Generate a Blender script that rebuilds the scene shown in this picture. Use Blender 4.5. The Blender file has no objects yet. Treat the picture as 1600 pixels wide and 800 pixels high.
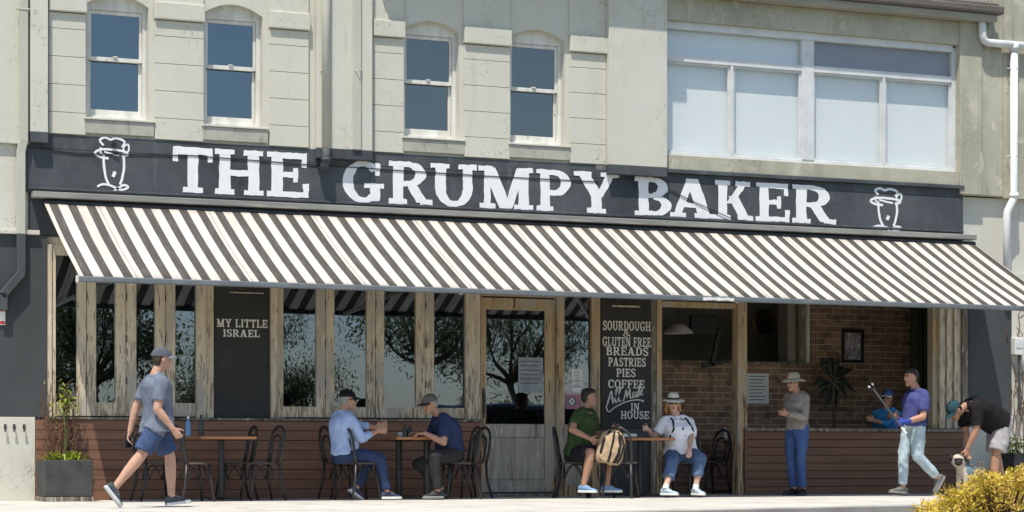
import bpy, math, random
from math import radians as R, sin, cos, tan, atan, pi
from mathutils import Vector as V, Matrix, noise
random.seed(7)
D = bpy.data
SC = bpy.context.scene
COL = SC.collection

# ---------------------------------------------------------------- camera, sky, sun, exposure
F_PX = 3445.0                      # focal length in pixels of the 1600 px wide photograph
TH = atan(1465.0 / F_PX)           # the camera looks to the right of the facade's normal
Z0 = F_PX / 116.0                  # distance to the facade along the axis
CX, CY, EYE = -Z0 * sin(TH), -Z0 * cos(TH), 0.57
HOR = 710.0
cam = D.cameras.new('camera')
cam.sensor_width = 36.0
cam.lens = F_PX * 36.0 / 1600.0
cam.shift_y = (HOR - 400.0) / 1600.0
cam.clip_start, cam.clip_end = 0.1, 3000.0
co = D.objects.new('camera', cam)
COL.objects.link(co)
co.location = (CX, CY, EYE)
co.rotation_euler = (R(90), 0, -TH)
SC.camera = co

SUN = V((-.80, -1.0, 3.0)).normalized()
wd = D.worlds.new('World')
SC.world = wd
wd.use_nodes = True
wn = wd.node_tree.nodes
sky = wn.new('ShaderNodeTexSky')
sky.sky_type = 'NISHITA'
sky.sun_disc = False
sky.sun_elevation = math.asin(SUN.z)
sky.sun_rotation = math.atan2(SUN.x, SUN.y)
sky.air_density, sky.dust_density, sky.ozone_density = 1.0, 0.9, 1.0
wd.node_tree.links.new(sky.outputs[0], wn['Background'].inputs[0])
wn['Background'].inputs[1].default_value = 0.14
sl = D.lights.new('sun', 'SUN')
sl.energy, sl.angle, sl.color = 4.3, R(0.53), (1.0, 0.95, 0.86)
so = D.objects.new('sun', sl)
COL.objects.link(so)
so.rotation_euler = SUN.to_track_quat('Z', 'Y').to_euler()
so.location = SUN * 60
vs = SC.view_settings
vs.view_transform, vs.look, vs.exposure, vs.gamma = 'Standard', 'None', 0.36, 1.0
vs.use_curve_mapping = False
try:
    SC.cycles.max_bounces = 8
    SC.cycles.transparent_max_bounces = 16
except Exception:
    pass


def at(px, py, Y):
    """the point in the plane Y (parallel to the facade) seen at a pixel of the photograph"""
    X = CX + (Y - CY) * tan(TH + atan((px - 800.0) / F_PX))
    d = (X - CX) * sin(TH) + (Y - CY) * cos(TH)
    return V((X, Y, EYE + (HOR - py) / F_PX * d))


def fx(px, Y=0.0):
    return at(px, 700, Y).x


def fz(px, py, Y=0.0):
    return at(px, py, Y).z


# ---------------------------------------------------------------- materials
def pm(name, c1, c2=None, sc=(3, 3, 3), lo=0.4, hi=0.6, rough=0.8, bump=0.0, bsc=None, bdist=0.01,
       c3=None, sc3=(1, 1, 1), lo3=0.5, hi3=0.7, metal=0.0, spec=0.3, c4=None, sc4=(1, 1, 1), lo4=.55, hi4=.65, seed=0.0, sss=0.0, coat=0.0, zw=None, crack=None):
    m = D.materials.new(name)
    m.use_nodes = True
    nt = m.node_tree
    N, L = nt.nodes, nt.links
    b = N['Principled BSDF']
    b.inputs['Roughness'].default_value = rough
    b.inputs['Metallic'].default_value = metal
    b.inputs['Specular IOR Level'].default_value = spec
    b.inputs['Base Color'].default_value = (*c1, 1)
    if sss:
        b.inputs['Subsurface Weight'].default_value = sss
        b.inputs['Subsurface Radius'].default_value = (.012, .005, .003)
        b.inputs['Subsurface Scale'].default_value = 1.0
    if coat:
        b.inputs['Coat Weight'].default_value = coat
    tc = N.new('ShaderNodeTexCoord')

    def nz(scale, detail=5.0, rgh=0.6):
        mp = N.new('ShaderNodeMapping')
        mp.inputs['Scale'].default_value = scale
        mp.inputs['Location'].default_value = (seed * 3.1, seed * 1.7, seed)
        L.new(tc.outputs['Object'], mp.inputs[0])
        n = N.new('ShaderNodeTexNoise')
        n.inputs['Scale'].default_value = 1.0
        n.inputs['Detail'].default_value = detail
        n.inputs['Roughness'].default_value = rgh
        L.new(mp.outputs[0], n.inputs['Vector'])
        return n
    cur = None
    for (c, s, a, z) in ((c2, sc, lo, hi), (c3, sc3, lo3, hi3), (c4, sc4, lo4, hi4)):
        if c is None:
            continue
        n = nz(s)
        r = N.new('ShaderNodeMapRange')
        r.inputs[1].default_value, r.inputs[2].default_value = a, z
        fac = n.outputs['Fac']
        if zw and c is c3:                       # paint peels more towards the foot of the timber
            sp = N.new('ShaderNodeSeparateXYZ')
            L.new(tc.outputs['Object'], sp.inputs[0])
            zr = N.new('ShaderNodeMapRange')
            zr.inputs[1].default_value, zr.inputs[2].default_value = zw[0], zw[1]
            zr.inputs[3].default_value, zr.inputs[4].default_value = zw[2], 0.0
            L.new(sp.outputs['Z'], zr.inputs[0])
            ad = N.new('ShaderNodeMath')
            L.new(fac, ad.inputs[0])
            L.new(zr.outputs[0], ad.inputs[1])
            fac = ad.outputs[0]
        L.new(fac, r.inputs[0])
        mx = N.new('ShaderNodeMix')
        mx.data_type = 'RGBA'
        L.new(r.outputs[0], mx.inputs[0])
        if cur is None:
            mx.inputs[6].default_value = (*c1, 1)
        else:
            L.new(cur, mx.inputs[6])
        mx.inputs[7].default_value = (*c, 1)
        cur = mx.outputs[2]
    if crack and cur is not None:
        mp = N.new('ShaderNodeMapping')
        mp.inputs['Scale'].default_value = crack[1]
        L.new(tc.outputs['Object'], mp.inputs[0])
        wv = N.new('ShaderNodeTexNoise')
        wv.inputs['Scale'].default_value = 3.0
        wv.inputs['Detail'].default_value = 6.0
        L.new(mp.outputs[0], wv.inputs['Vector'])
        vm = N.new('ShaderNodeVectorMath')
        vm.operation = 'MULTIPLY_ADD'
        vm.inputs[1].default_value = (.5, .5, .5)
        L.new(wv.outputs['Color'], vm.inputs[0])
        L.new(mp.outputs[0], vm.inputs[2])
        vo = N.new('ShaderNodeTexVoronoi')
        vo.feature = 'DISTANCE_TO_EDGE'
        L.new(vm.outputs[0], vo.inputs['Vector'])
        r = N.new('ShaderNodeMapRange')
        r.inputs[1].default_value, r.inputs[2].default_value = .004, .012
        r.inputs[3].default_value, r.inputs[4].default_value = 1.0, 0.0
        L.new(vo.outputs['Distance'], r.inputs[0])
        nm = nz(tuple(x * .8 for x in crack[1]), 2.0)
        r2 = N.new('ShaderNodeMapRange')
        r2.inputs[1].default_value, r2.inputs[2].default_value = .52, .60
        L.new(nm.outputs['Fac'], r2.inputs[0])
        mu = N.new('ShaderNodeMath')
        mu.operation = 'MULTIPLY'
        L.new(r.outputs[0], mu.inputs[0])
        L.new(r2.outputs[0], mu.inputs[1])
        mx = N.new('ShaderNodeMix')
        mx.data_type = 'RGBA'
        L.new(mu.outputs[0], mx.inputs[0])
        L.new(cur, mx.inputs[6])
        mx.inputs[7].default_value = (*crack[0], 1)
        cur = mx.outputs[2]
    if cur is not None:
        L.new(cur, b.inputs['Base Color'])
    if bump:
        n = nz(bsc or sc, 6.0, 0.65)
        bp = N.new('ShaderNodeBump')
        bp.inputs['Strength'].default_value = bump
        bp.inputs['Distance'].default_value = bdist
        L.new(n.outputs['Fac'], bp.inputs['Height'])
        L.new(bp.outputs[0], b.inputs['Normal'])
    return m


M = {}
M['stucco'] = pm('painted_stucco', (.585, .57, .485), (.545, .53, .445), (.9, .9, .6), rough=.9, bump=.25, bsc=(26, 26, 26), bdist=.006,
                 c3=(.40, .385, .315), sc3=(6, 6, .45), lo3=.60, hi3=.88, c4=(.57, .56, .49), sc4=(2.5, 2.5, 2.5), lo4=.55, hi4=.60, crack=((.25, .235, .19), (1.3, 1.3, 1.0)))
M['stucco_old'] = pm('weathered_stucco', (.46, .44, .345), (.36, .345, .265), (1.6, 1.6, .7), rough=.92, bump=.45, bsc=(18, 18, 18), bdist=.008,
                     c3=(.20, .19, .15), sc3=(7, 7, .6), lo3=.6, hi3=.8, c4=(.52, .49, .39), sc4=(4, 4, 3), lo4=.58, hi4=.66, crack=((.12, .11, .085), (2, 2, 1.6)))
M['sill_grey'] = pm('grey_sill', (.36, .35, .29), (.42, .41, .345), (5, 5, 5), rough=.9, bump=.4, bsc=(40, 40, 40), c3=(.10, .10, .09), sc3=(9, 9, 2), lo3=.55, hi3=.8)
M['charcoal'] = pm('charcoal_paint', (.056, .064, .070), (.088, .098, .104), (1.4, 1.4, .9), rough=.7, bump=.12, bsc=(30, 30, 30), bdist=.004,
                   c3=(.15, .165, .17), sc3=(5, 5, .9), lo3=.58, hi3=.9, c4=(.028, .033, .038), sc4=(.7, .7, .7), lo4=.5, hi4=.7)
M['wall_dark'] = pm('dark_wall_paint', (.050, .057, .060), (.065, .072, .075), (1.2, 1.2, .7), rough=.75, bump=.15, bsc=(30, 30, 30), bdist=.004,
                    c3=(.085, .092, .095), sc3=(9, 9, .7), lo3=.62, hi3=.9)
M['white_paint'] = pm('white_sign_paint', (.80, .80, .79), (.68, .68, .68), (5, 5, 5), lo=.5, hi=.8, rough=.7, bump=.1, bsc=(30, 30, 30), bdist=.003)
M['cream_paint'] = pm('cream_sign_paint', (.76, .74, .69), (.62, .60, .55), (9, 9, 9), lo=.5, hi=.75, rough=.8)
M['sash_white'] = pm('chipped_white_timber', (.72, .71, .66), (.60, .58, .52), (8, 8, 2), rough=.6, bump=.2, bsc=(30, 30, 6), bdist=.003, c3=(.28, .23, .17), sc3=(14, 14, 6), lo3=.66, hi3=.72)
M['alu_white'] = pm('white_window_frame', (.66, .67, .66), (.58, .59, .59), (4, 4, 4), rough=.5)
M['blind'] = pm('white_blind', (.83, .83, .82), (.80, .80, .79), (1, 1, 1), rough=.85)
M['blind2'] = pm('mauve_blind', (.30, .25, .26), (.27, .225, .235), (2, 2, 2), rough=.85)
M['timber'] = pm('peeling_timber', (.64, .555, .42), (.54, .455, .33), (14, 14, 1.2), lo=.4, hi=.65, rough=.85, bump=.5, bsc=(60, 60, 5), bdist=.004,
                 c3=(.27, .222, .165), sc3=(40, 40, 5.0), lo3=.57, hi3=.63, c4=(.43, .39, .33), sc4=(3.2, 3.2, 1.1), lo4=.5, hi4=.62, zw=(1.1, 2.3, .10))
M['timber2'] = pm('bare_timber', (.50, .37, .225), (.38, .27, .155), (16, 16, 1.0), lo=.4, hi=.65, rough=.8, bump=.4, bsc=(60, 60, 4), bdist=.003,
                  c3=(.12, .085, .055), sc3=(24, 24, 2.4), lo3=.60, hi3=.66, c4=(.40, .36, .29), sc4=(3, 3, .9), lo4=.48, hi4=.60, zw=(1.0, 2.2, .09))
M['door_worn'] = pm('chalky_worn_door', (.40, .375, .32), (.28, .255, .21), (12, 12, 1.6), lo=.4, hi=.65, rough=.88, bump=.4, bsc=(50, 50, 5), bdist=.004,
                    c3=(.52, .495, .43), sc3=(16, 16, 3.0), lo3=.55, hi3=.65, c4=(.14, .12, .095), sc4=(9, 9, 1.4), lo4=.60, hi4=.70)
M['timber_grey'] = pm('grey_weathered_timber', (.22, .195, .155), (.13, .11, .085), (18, 18, 1.6), lo=.4, hi=.6, rough=.88, bump=.5, bsc=(60, 60, 5), bdist=.004,
                      c3=(.40, .37, .30), sc3=(22, 22, 3.5), lo3=.56, hi3=.64, c4=(.06, .05, .04), sc4=(9, 9, 1.2), lo4=.58, hi4=.68)
M['clad'] = pm('stained_boards', (.24, .118, .070), (.165, .08, .048), (.8, 4, 12), lo=.35, hi=.65, rough=.55, bump=.25, bsc=(3, 40, 60), bdist=.003,
               c3=(.19, .10, .06), sc3=(1.2, 6, 9), lo3=.60, hi3=.8, spec=.4)
M['clad_dull'] = pm('dull_stained_boards', (.20, .108, .066), (.145, .08, .05), (.8, 4, 12), lo=.35, hi=.65, rough=.65, bump=.25, bsc=(3, 40, 60), bdist=.003,
                    c3=(.15, .105, .075), sc3=(1.2, 6, 9), lo3=.58, hi3=.8)
M['void'] = pm('gap_shadow_black', (.012, .011, .010), rough=.95)
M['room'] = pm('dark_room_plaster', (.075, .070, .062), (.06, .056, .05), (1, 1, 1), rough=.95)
M['plaster'] = pm('dull_plaster', (.34, .31, .27), (.27, .25, .21), (1.5, 1.5, 1.5), rough=.95)
M['board'] = pm('blackboard_paint', (.030, .031, .030), (.038, .038, .037), (3, 3, 3), rough=.6, c3=(.05, .052, .052), sc3=(2, 2, 1), lo3=.6, hi3=.9)
M['conc'] = pm('footpath_concrete', (.53, .50, .44), (.47, .44, .385), (1.1, 1.1, 1.1), rough=.9, bump=.2, bsc=(60, 60, 60), bdist=.004,
               c3=(.34, .32, .28), sc3=(3, .8, 3), lo3=.55, hi3=.7, c4=(.56, .54, .49), sc4=(.35, .35, .35), lo4=.5, hi4=.65, crack=((.2, .19, .165), (.5, .5, .5)))
M['kerb'] = pm('kerb_concrete', (.40, .385, .34), (.33, .315, .28), (2, 2, 2), rough=.92, bump=.3, bsc=(40, 40, 40), bdist=.005)
M['asphalt'] = pm('asphalt', (.05, .05, .052), (.065, .064, .063), (.6, .6, .6), rough=.9, bump=.4, bsc=(80, 80, 80), bdist=.004)
M['grass'] = pm('park_grass', (.07, .10, .03), (.10, .12, .045), (.5, .5, .5), rough=.95, bump=.5, bsc=(20, 20, 20), bdist=.03)
M['soil'] = pm('garden_soil', (.09, .065, .045), (.06, .045, .03), (6, 6, 6), rough=.95, bump=.6, bsc=(30, 30, 30), bdist=.02)
M['metal_black'] = pm('black_chair_metal', (.022, .021, .020), (.045, .040, .035), (14, 14, 14), lo=.5, hi=.8, rough=.42, spec=.5)
M['seat_mat'] = pm('worn_seat', (.055, .045, .038), (.085, .070, .058), (12, 12, 12), rough=.5, spec=.4)
M['iron'] = pm('dark_iron', (.03, .03, .032), (.045, .043, .042), (8, 8, 8), rough=.5, spec=.5)
M['table'] = pm('varnished_table', (.42, .19, .075), (.33, .14, .05), (2, 14, 10), lo=.35, hi=.65, rough=.35, spec=.5, bump=.05, bsc=(4, 30, 30), bdist=.002)
M['bar_grey'] = pm('grey_awning_bar', (.115, .130, .140), (.15, .165, .175), (3, 8, 8), rough=.55, metal=.0, spec=.5)
M['trim'] = pm('weathered_capping', (.30, .295, .265), (.22, .215, .20), (1.2, 6, 6), rough=.75, bump=.3, bsc=(8, 30, 30), bdist=.003, c3=(.40, .385, .34), sc3=(1.4, 5, 12), lo3=.55, hi3=.75)
M['gutter'] = pm('brown_gutter', (.12, .10, .085), (.16, .14, .12), (2, 6, 6), rough=.6)
M['soffit'] = pm('old_soffit_timber', (.36, .335, .26), (.29, .27, .21), (.8, 6, 6), rough=.85, bump=.2, bsc=(3, 20, 20), bdist=.003)
M['pipe_white'] = pm('white_pipe', (.74, .74, .73), (.64, .64, .63), (3, 3, 1), rough=.5)
M['pipe_paint'] = pm('painted_pipe', (.50, .485, .41), (.44, .43, .36), (4, 4, 1), rough=.7)
M['pipe_dark'] = pm('dark_painted_pipe', (.055, .062, .066), (.075, .083, .087), (4, 4, 1), rough=.6)
M['planter'] = pm('dark_planter', (.045, .047, .047), (.065, .067, .066), (4, 4, 4), rough=.7, bump=.1, bsc=(20, 20, 20))
M['paper'] = pm('white_paper', (.75, .75, .73), rough=.8)
M['print'] = pm('grey_print', (.12, .12, .12), rough=.8)
M['red'] = pm('red_print', (.55, .05, .04), rough=.6)
M['pink'] = pm('pink_poster', (.45, .20, .25), (.35, .16, .22), (20, 20, 20), rough=.7)
M['black'] = pm('black_plastic', (.015, .015, .016), rough=.45, spec=.5)
M['art'] = pm('faded_art_print', (.42, .40, .40), (.20, .17, .24), (8, 8, 5), lo=.45, hi=.55, rough=.6, c3=(.62, .61, .58), sc3=(14, 14, 9), lo3=.55, hi3=.6)
M['bottle_blue'] = pm('blue_plastic', (.10, .22, .42), rough=.15, spec=.6)
M['bottle_dark'] = pm('dark_glass', (.02, .025, .025), rough=.1, spec=.6)
M['ceramic'] = pm('white_ceramic', (.7, .69, .66), rough=.3, spec=.5)
M['brass'] = pm('dull_brass', (.30, .21, .09), rough=.45, metal=.8)
M['lens'] = pm('dark_lens', (.008, .008, .009), rough=.15, spec=.7)
M['eye'] = pm('eye_dark', (.03, .02, .015), rough=.3)
M['bark'] = pm('bark', (.14, .10, .07), (.08, .06, .045), (6, 6, 2), rough=.95, bump=.6, bsc=(20, 20, 5))
M['stem'] = pm('brown_stem', (.17, .09, .06), (.11, .06, .04), (10, 10, 10), rough=.9)


def leafmat(name, cols, rough=.5, trans=.25):
    """each leaf its own hue: a ramp read with a random number per leaf"""
    m = D.materials.new(name)
    m.use_nodes = True
    N, L = m.node_tree.nodes, m.node_tree.links
    b = N['Principled BSDF']
    g = N.new('ShaderNodeNewGeometry')
    r = N.new('ShaderNodeValToRGB')
    e = r.color_ramp.elements
    while len(e) < len(cols):
        e.new(.5)
    for i, c in enumerate(cols):
        e[i].position = i / (len(cols) - 1)
        e[i].color = (*c, 1)
    L.new(g.outputs['Random Per Island'], r.inputs[0])
    L.new(r.outputs[0], b.inputs['Base Color'])
    b.inputs['Roughness'].default_value = rough
    b.inputs['Specular IOR Level'].default_value = .35
    t = N.new('ShaderNodeBsdfTranslucent')
    L.new(r.outputs[0], t.inputs[0])
    mx = N.new('ShaderNodeMixShader')
    mx.inputs[0].default_value = trans
    L.new(b.outputs[0], mx.inputs[1])
    L.new(t.outputs[0], mx.inputs[2])
    L.new(mx.outputs[0], N['Material Output'].inputs[0])
    return m


M['croton'] = leafmat('yellow_shrub_leaves', [(.30, .29, .03), (.60, .47, .03), (.72, .54, .05), (.74, .46, .08), (.44, .42, .05), (.62, .33, .10), (.74, .62, .20)], .45, .3)
M['leaf_green'] = leafmat('green_leaves', [(.05, .10, .02), (.09, .15, .03), (.14, .20, .04), (.07, .12, .03)])
M['leaf_lime'] = leafmat('lime_leaves', [(.22, .30, .03), (.35, .40, .04), (.16, .22, .03), (.40, .42, .08)], .45, .3)
M['leaf_tree'] = leafmat('tree_leaves', [(.13, .15, .07), (.17, .19, .085), (.20, .21, .10), (.12, .14, .06)], .5, .6)
M['leaf_dark'] = leafmat('dark_leaves', [(.018, .026, .015), (.026, .036, .02), (.032, .04, .024)], .45, .1)


def glassmat(name, refl, tint, rough=0.0, gcol=(.9, .95, 1.0)):
    m = D.materials.new(name)
    m.use_nodes = True
    N, L = m.node_tree.nodes, m.node_tree.links
    N.remove(N['Principled BSDF'])
    t = N.new('ShaderNodeBsdfTransparent')
    t.inputs[0].default_value = (*tint, 1)
    g = N.new('ShaderNodeBsdfGlossy')
    g.inputs[0].default_value = (*gcol, 1)
    g.inputs['Roughness'].default_value = rough
    tc = N.new('ShaderNodeTexCoord')
    n = N.new('ShaderNodeTexNoise')
    n.inputs['Scale'].default_value = 1.3
    n.inputs['Detail'].default_value = 1.0
    L.new(tc.outputs['Object'], n.inputs['Vector'])
    bp = N.new('ShaderNodeBump')
    bp.inputs['Strength'].default_value = .10
    bp.inputs['Distance'].default_value = .02
    L.new(n.outputs['Fac'], bp.inputs['Height'])
    L.new(bp.outputs[0], g.inputs['Normal'])
    fr = N.new('ShaderNodeLayerWeight')
    fr.inputs['Blend'].default_value = refl
    mx = N.new('ShaderNodeMixShader')
    mx.inputs[0].default_value = refl
    L.new(t.outputs[0], mx.inputs[1])
    L.new(g.outputs[0], mx.inputs[2])
    L.new(mx.outputs[0], N['Material Output'].inputs[0])
    return m


M['glass'] = glassmat('shop_glass', .21, (.40, .42, .42), gcol=(.68, .79, .96), rough=.007)
M['glass_up'] = glassmat('upper_glass', .20, (.30, .33, .36), gcol=(.66, .80, .88))
M['glass_up2'] = glassmat('upper_glass_grey', .17, (.40, .42, .43), gcol=(.80, .84, .82))
M['glass_clear'] = glassmat('wide_window_glass', .06, (.955, .965, .96), gcol=(.85, .93, 1.0))


def brickmat():
    m = D.materials.new('old_brick')
    m.use_nodes = True
    N, L = m.node_tree.nodes, m.node_tree.links
    b = N['Principled BSDF']
    tc = N.new('ShaderNodeTexCoord')
    sp = N.new('ShaderNodeSeparateXYZ')
    cb = N.new('ShaderNodeCombineXYZ')
    L.new(tc.outputs['Object'], sp.inputs[0])
    ad = N.new('ShaderNodeMath')
    L.new(sp.outputs['X'], ad.inputs[0])
    L.new(sp.outputs['Y'], ad.inputs[1])
    L.new(ad.outputs[0], cb.inputs['X'])
    L.new(sp.outputs['Z'], cb.inputs['Y'])
    wob = N.new('ShaderNodeTexNoise')
    wob.inputs['Scale'].default_value = 7
    L.new(cb.outputs[0], wob.inputs['Vector'])
    va = N.new('ShaderNodeVectorMath')
    va.operation = 'MULTIPLY_ADD'
    va.inputs[1].default_value = (.018, .018, 0)
    L.new(wob.outputs['Color'], va.inputs[0])
    L.new(cb.outputs[0], va.inputs[2])
    br = N.new('ShaderNodeTexBrick')
    br.inputs['Scale'].default_value = 1.0
    br.inputs['Brick Width'].default_value = .27
    br.inputs['Row Height'].default_value = .094
    br.inputs['Mortar Size'].default_value = .008
    br.inputs['Mortar Smooth'].default_value = .3
    br.inputs['Color1'].default_value = (.35, .21, .135, 1)
    br.inputs['Color2'].default_value = (.20, .118, .078, 1)
    br.inputs['Mortar'].default_value = (.48, .40, .31, 1)
    L.new(va.outputs[0], br.inputs['Vector'])
    n = N.new('ShaderNodeTexNoise')
    n.inputs['Scale'].default_value = 5
    n.inputs['Detail'].default_value = 7
    L.new(cb.outputs[0], n.inputs['Vector'])
    mr = N.new('ShaderNodeMapRange')
    mr.inputs[1].default_value, mr.inputs[2].default_value = .5, .72
    mr.inputs[4].default_value = .85
    L.new(n.outputs['Fac'], mr.inputs[0])
    mx = N.new('ShaderNodeMix')
    mx.data_type = 'RGBA'
    L.new(mr.outputs[0], mx.inputs[0])
    L.new(br.outputs['Color'], mx.inputs[6])
    mx.inputs[7].default_value = (.12, .072, .05, 1)
    L.new(mx.outputs[2], b.inputs['Base Color'])
    b.inputs['Roughness'].default_value = .92
    bp = N.new('ShaderNodeBump')
    bp.inputs['Strength'].default_value = .6
    bp.inputs['Distance'].default_value = .01
    L.new(br.outputs['Fac'], bp.inputs['Height'])
    bp.invert = True
    L.new(bp.outputs[0], b.inputs['Normal'])
    return m


M['brick'] = brickmat()


def stripemat():
    m = D.materials.new('striped_canvas')
    m.use_nodes = True
    N, L = m.node_tree.nodes, m.node_tree.links
    b = N['Principled BSDF']
    tc = N.new('ShaderNodeTexCoord')
    sp = N.new('ShaderNodeSeparateXYZ')
    L.new(tc.outputs['Object'], sp.inputs[0])
    wob = N.new('ShaderNodeTexNoise')
    wob.inputs['Scale'].default_value = 1.1
    L.new(tc.outputs['Object'], wob.inputs['Vector'])
    a1 = N.new('ShaderNodeMath')
    a1.operation = 'MULTIPLY_ADD'
    L.new(wob.outputs['Fac'], a1.inputs[0])
    a1.inputs[1].default_value = .012
    L.new(sp.outputs['X'], a1.inputs[2])
    dv = N.new('ShaderNodeMath')
    dv.operation = 'DIVIDE'
    L.new(a1.outputs[0], dv.inputs[0])
    dv.inputs[1].default_value = .2325
    fr = N.new('ShaderNodeMath')
    fr.operation = 'FRACT'
    L.new(dv.outputs[0], fr.inputs[0])
    gt = N.new('ShaderNodeMapRange')
    gt.inputs[1].default_value, gt.inputs[2].default_value = .525, .545
    L.new(fr.outputs[0], gt.inputs[0])
    gt0 = N.new('ShaderNodeMapRange')
    gt0.inputs[1].default_value, gt0.inputs[2].default_value = .0, .02
    gt0.inputs[3].default_value, gt0.inputs[4].default_value = 1.0, 0.0
    L.new(fr.outputs[0], gt0.inputs[0])
    mxx = N.new('ShaderNodeMath')
    mxx.operation = 'MAXIMUM'
    L.new(gt.outputs[0], mxx.inputs[0])
    L.new(gt0.outputs[0], mxx.inputs[1])

    def noise_n(sc, d):
        mp = N.new('ShaderNodeMapping')
        mp.inputs['Scale'].default_value = sc
        L.new(tc.outputs['Object'], mp.inputs[0])
        n = N.new('ShaderNodeTexNoise')
        n.inputs['Scale'].default_value = 1
        n.inputs['Detail'].default_value = d
        n.inputs['Roughness'].default_value = .65
        L.new(mp.outputs[0], n.inputs['Vector'])
        return n
    n1 = noise_n((3, 1.2, 1.2), 6)
    n2 = noise_n((16, 2.5, 2.5), 5)
    wh = N.new('ShaderNodeMix')
    wh.data_type = 'RGBA'
    wh.inputs[6].default_value = (.66, .615, .545, 1)
    wh.inputs[7].default_value = (.53, .485, .42, 1)
    r1 = N.new('ShaderNodeMapRange')
    r1.inputs[1].default_value, r1.inputs[2].default_value = .45, .75
    L.new(n1.outputs['Fac'], r1.inputs[0])
    L.new(r1.outputs[0], wh.inputs[0])
    dk = N.new('ShaderNodeMix')
    dk.data_type = 'RGBA'
    dk.inputs[6].default_value = (.092, .083, .074, 1)
    dk.inputs[7].default_value = (.165, .152, .138, 1)
    r2 = N.new('ShaderNodeMapRange')
    r2.inputs[1].default_value, r2.inputs[2].default_value = .5, .8
    L.new(n2.outputs['Fac'], r2.inputs[0])
    L.new(r2.outputs[0], dk.inputs[0])
    st = N.new('ShaderNodeMix')
    st.data_type = 'RGBA'
    L.new(mxx.outputs[0], st.inputs[0])
    L.new(wh.outputs[2], st.inputs[6])
    L.new(dk.outputs[2], st.inputs[7])
    sd_ = N.new('ShaderNodeMath')
    sd_.operation = 'DIVIDE'
    L.new(sp.outputs['X'], sd_.inputs[0])
    sd_.inputs[1].default_value = .2325 * 6
    sf = N.new('ShaderNodeMath')
    sf.operation = 'FRACT'
    L.new(sd_.outputs[0], sf.inputs[0])
    ss = N.new('ShaderNodeMath')
    ss.operation = 'SUBTRACT'
    L.new(sf.outputs[0], ss.inputs[0])
    ss.inputs[1].default_value = .03
    ab = N.new('ShaderNodeMath')
    ab.operation = 'ABSOLUTE'
    L.new(ss.outputs[0], ab.inputs[0])
    sr = N.new('ShaderNodeMapRange')
    sr.inputs[1].default_value, sr.inputs[2].default_value = .008, .012
    sr.inputs[3].default_value, sr.inputs[4].default_value = .45, 0.0
    L.new(ab.outputs[0], sr.inputs[0])
    seam = N.new('ShaderNodeMix')
    seam.data_type = 'RGBA'
    L.new(sr.outputs[0], seam.inputs[0])
    L.new(st.outputs[2], seam.inputs[6])
    seam.inputs[7].default_value = (.24, .22, .20, 1)
    st = seam
    bpn = noise_n((5, .8, .8), 3)
    bp = N.new('ShaderNodeBump')
    bp.inputs['Strength'].default_value = .35
    bp.inputs['Distance'].default_value = .03
    L.new(bpn.outputs['Fac'], bp.inputs['Height'])
    L.new(bp.outputs[0], b.inputs['Normal'])
    L.new(st.outputs[2], b.inputs['Base Color'])
    b.inputs['Roughness'].default_value = .85
    b.inputs['Specular IOR Level'].default_value = .2
    t = N.new('ShaderNodeBsdfTranslucent')
    L.new(st.outputs[2], t.inputs[0])
    mx = N.new('ShaderNodeMixShader')
    mx.inputs[0].default_value = .17
    L.new(b.outputs[0], mx.inputs[1])
    L.new(t.outputs[0], mx.inputs[2])
    L.new(mx.outputs[0], N['Material Output'].inputs[0])
    return m


M['stripe'] = stripemat()


def cloth(name, c, v=.8, bump=.5):
    return pm(name, c, tuple(x * v for x in c), (9, 9, 9), rough=.9, bump=bump, bsc=(16, 16, 9), bdist=.012, spec=.15)


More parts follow.
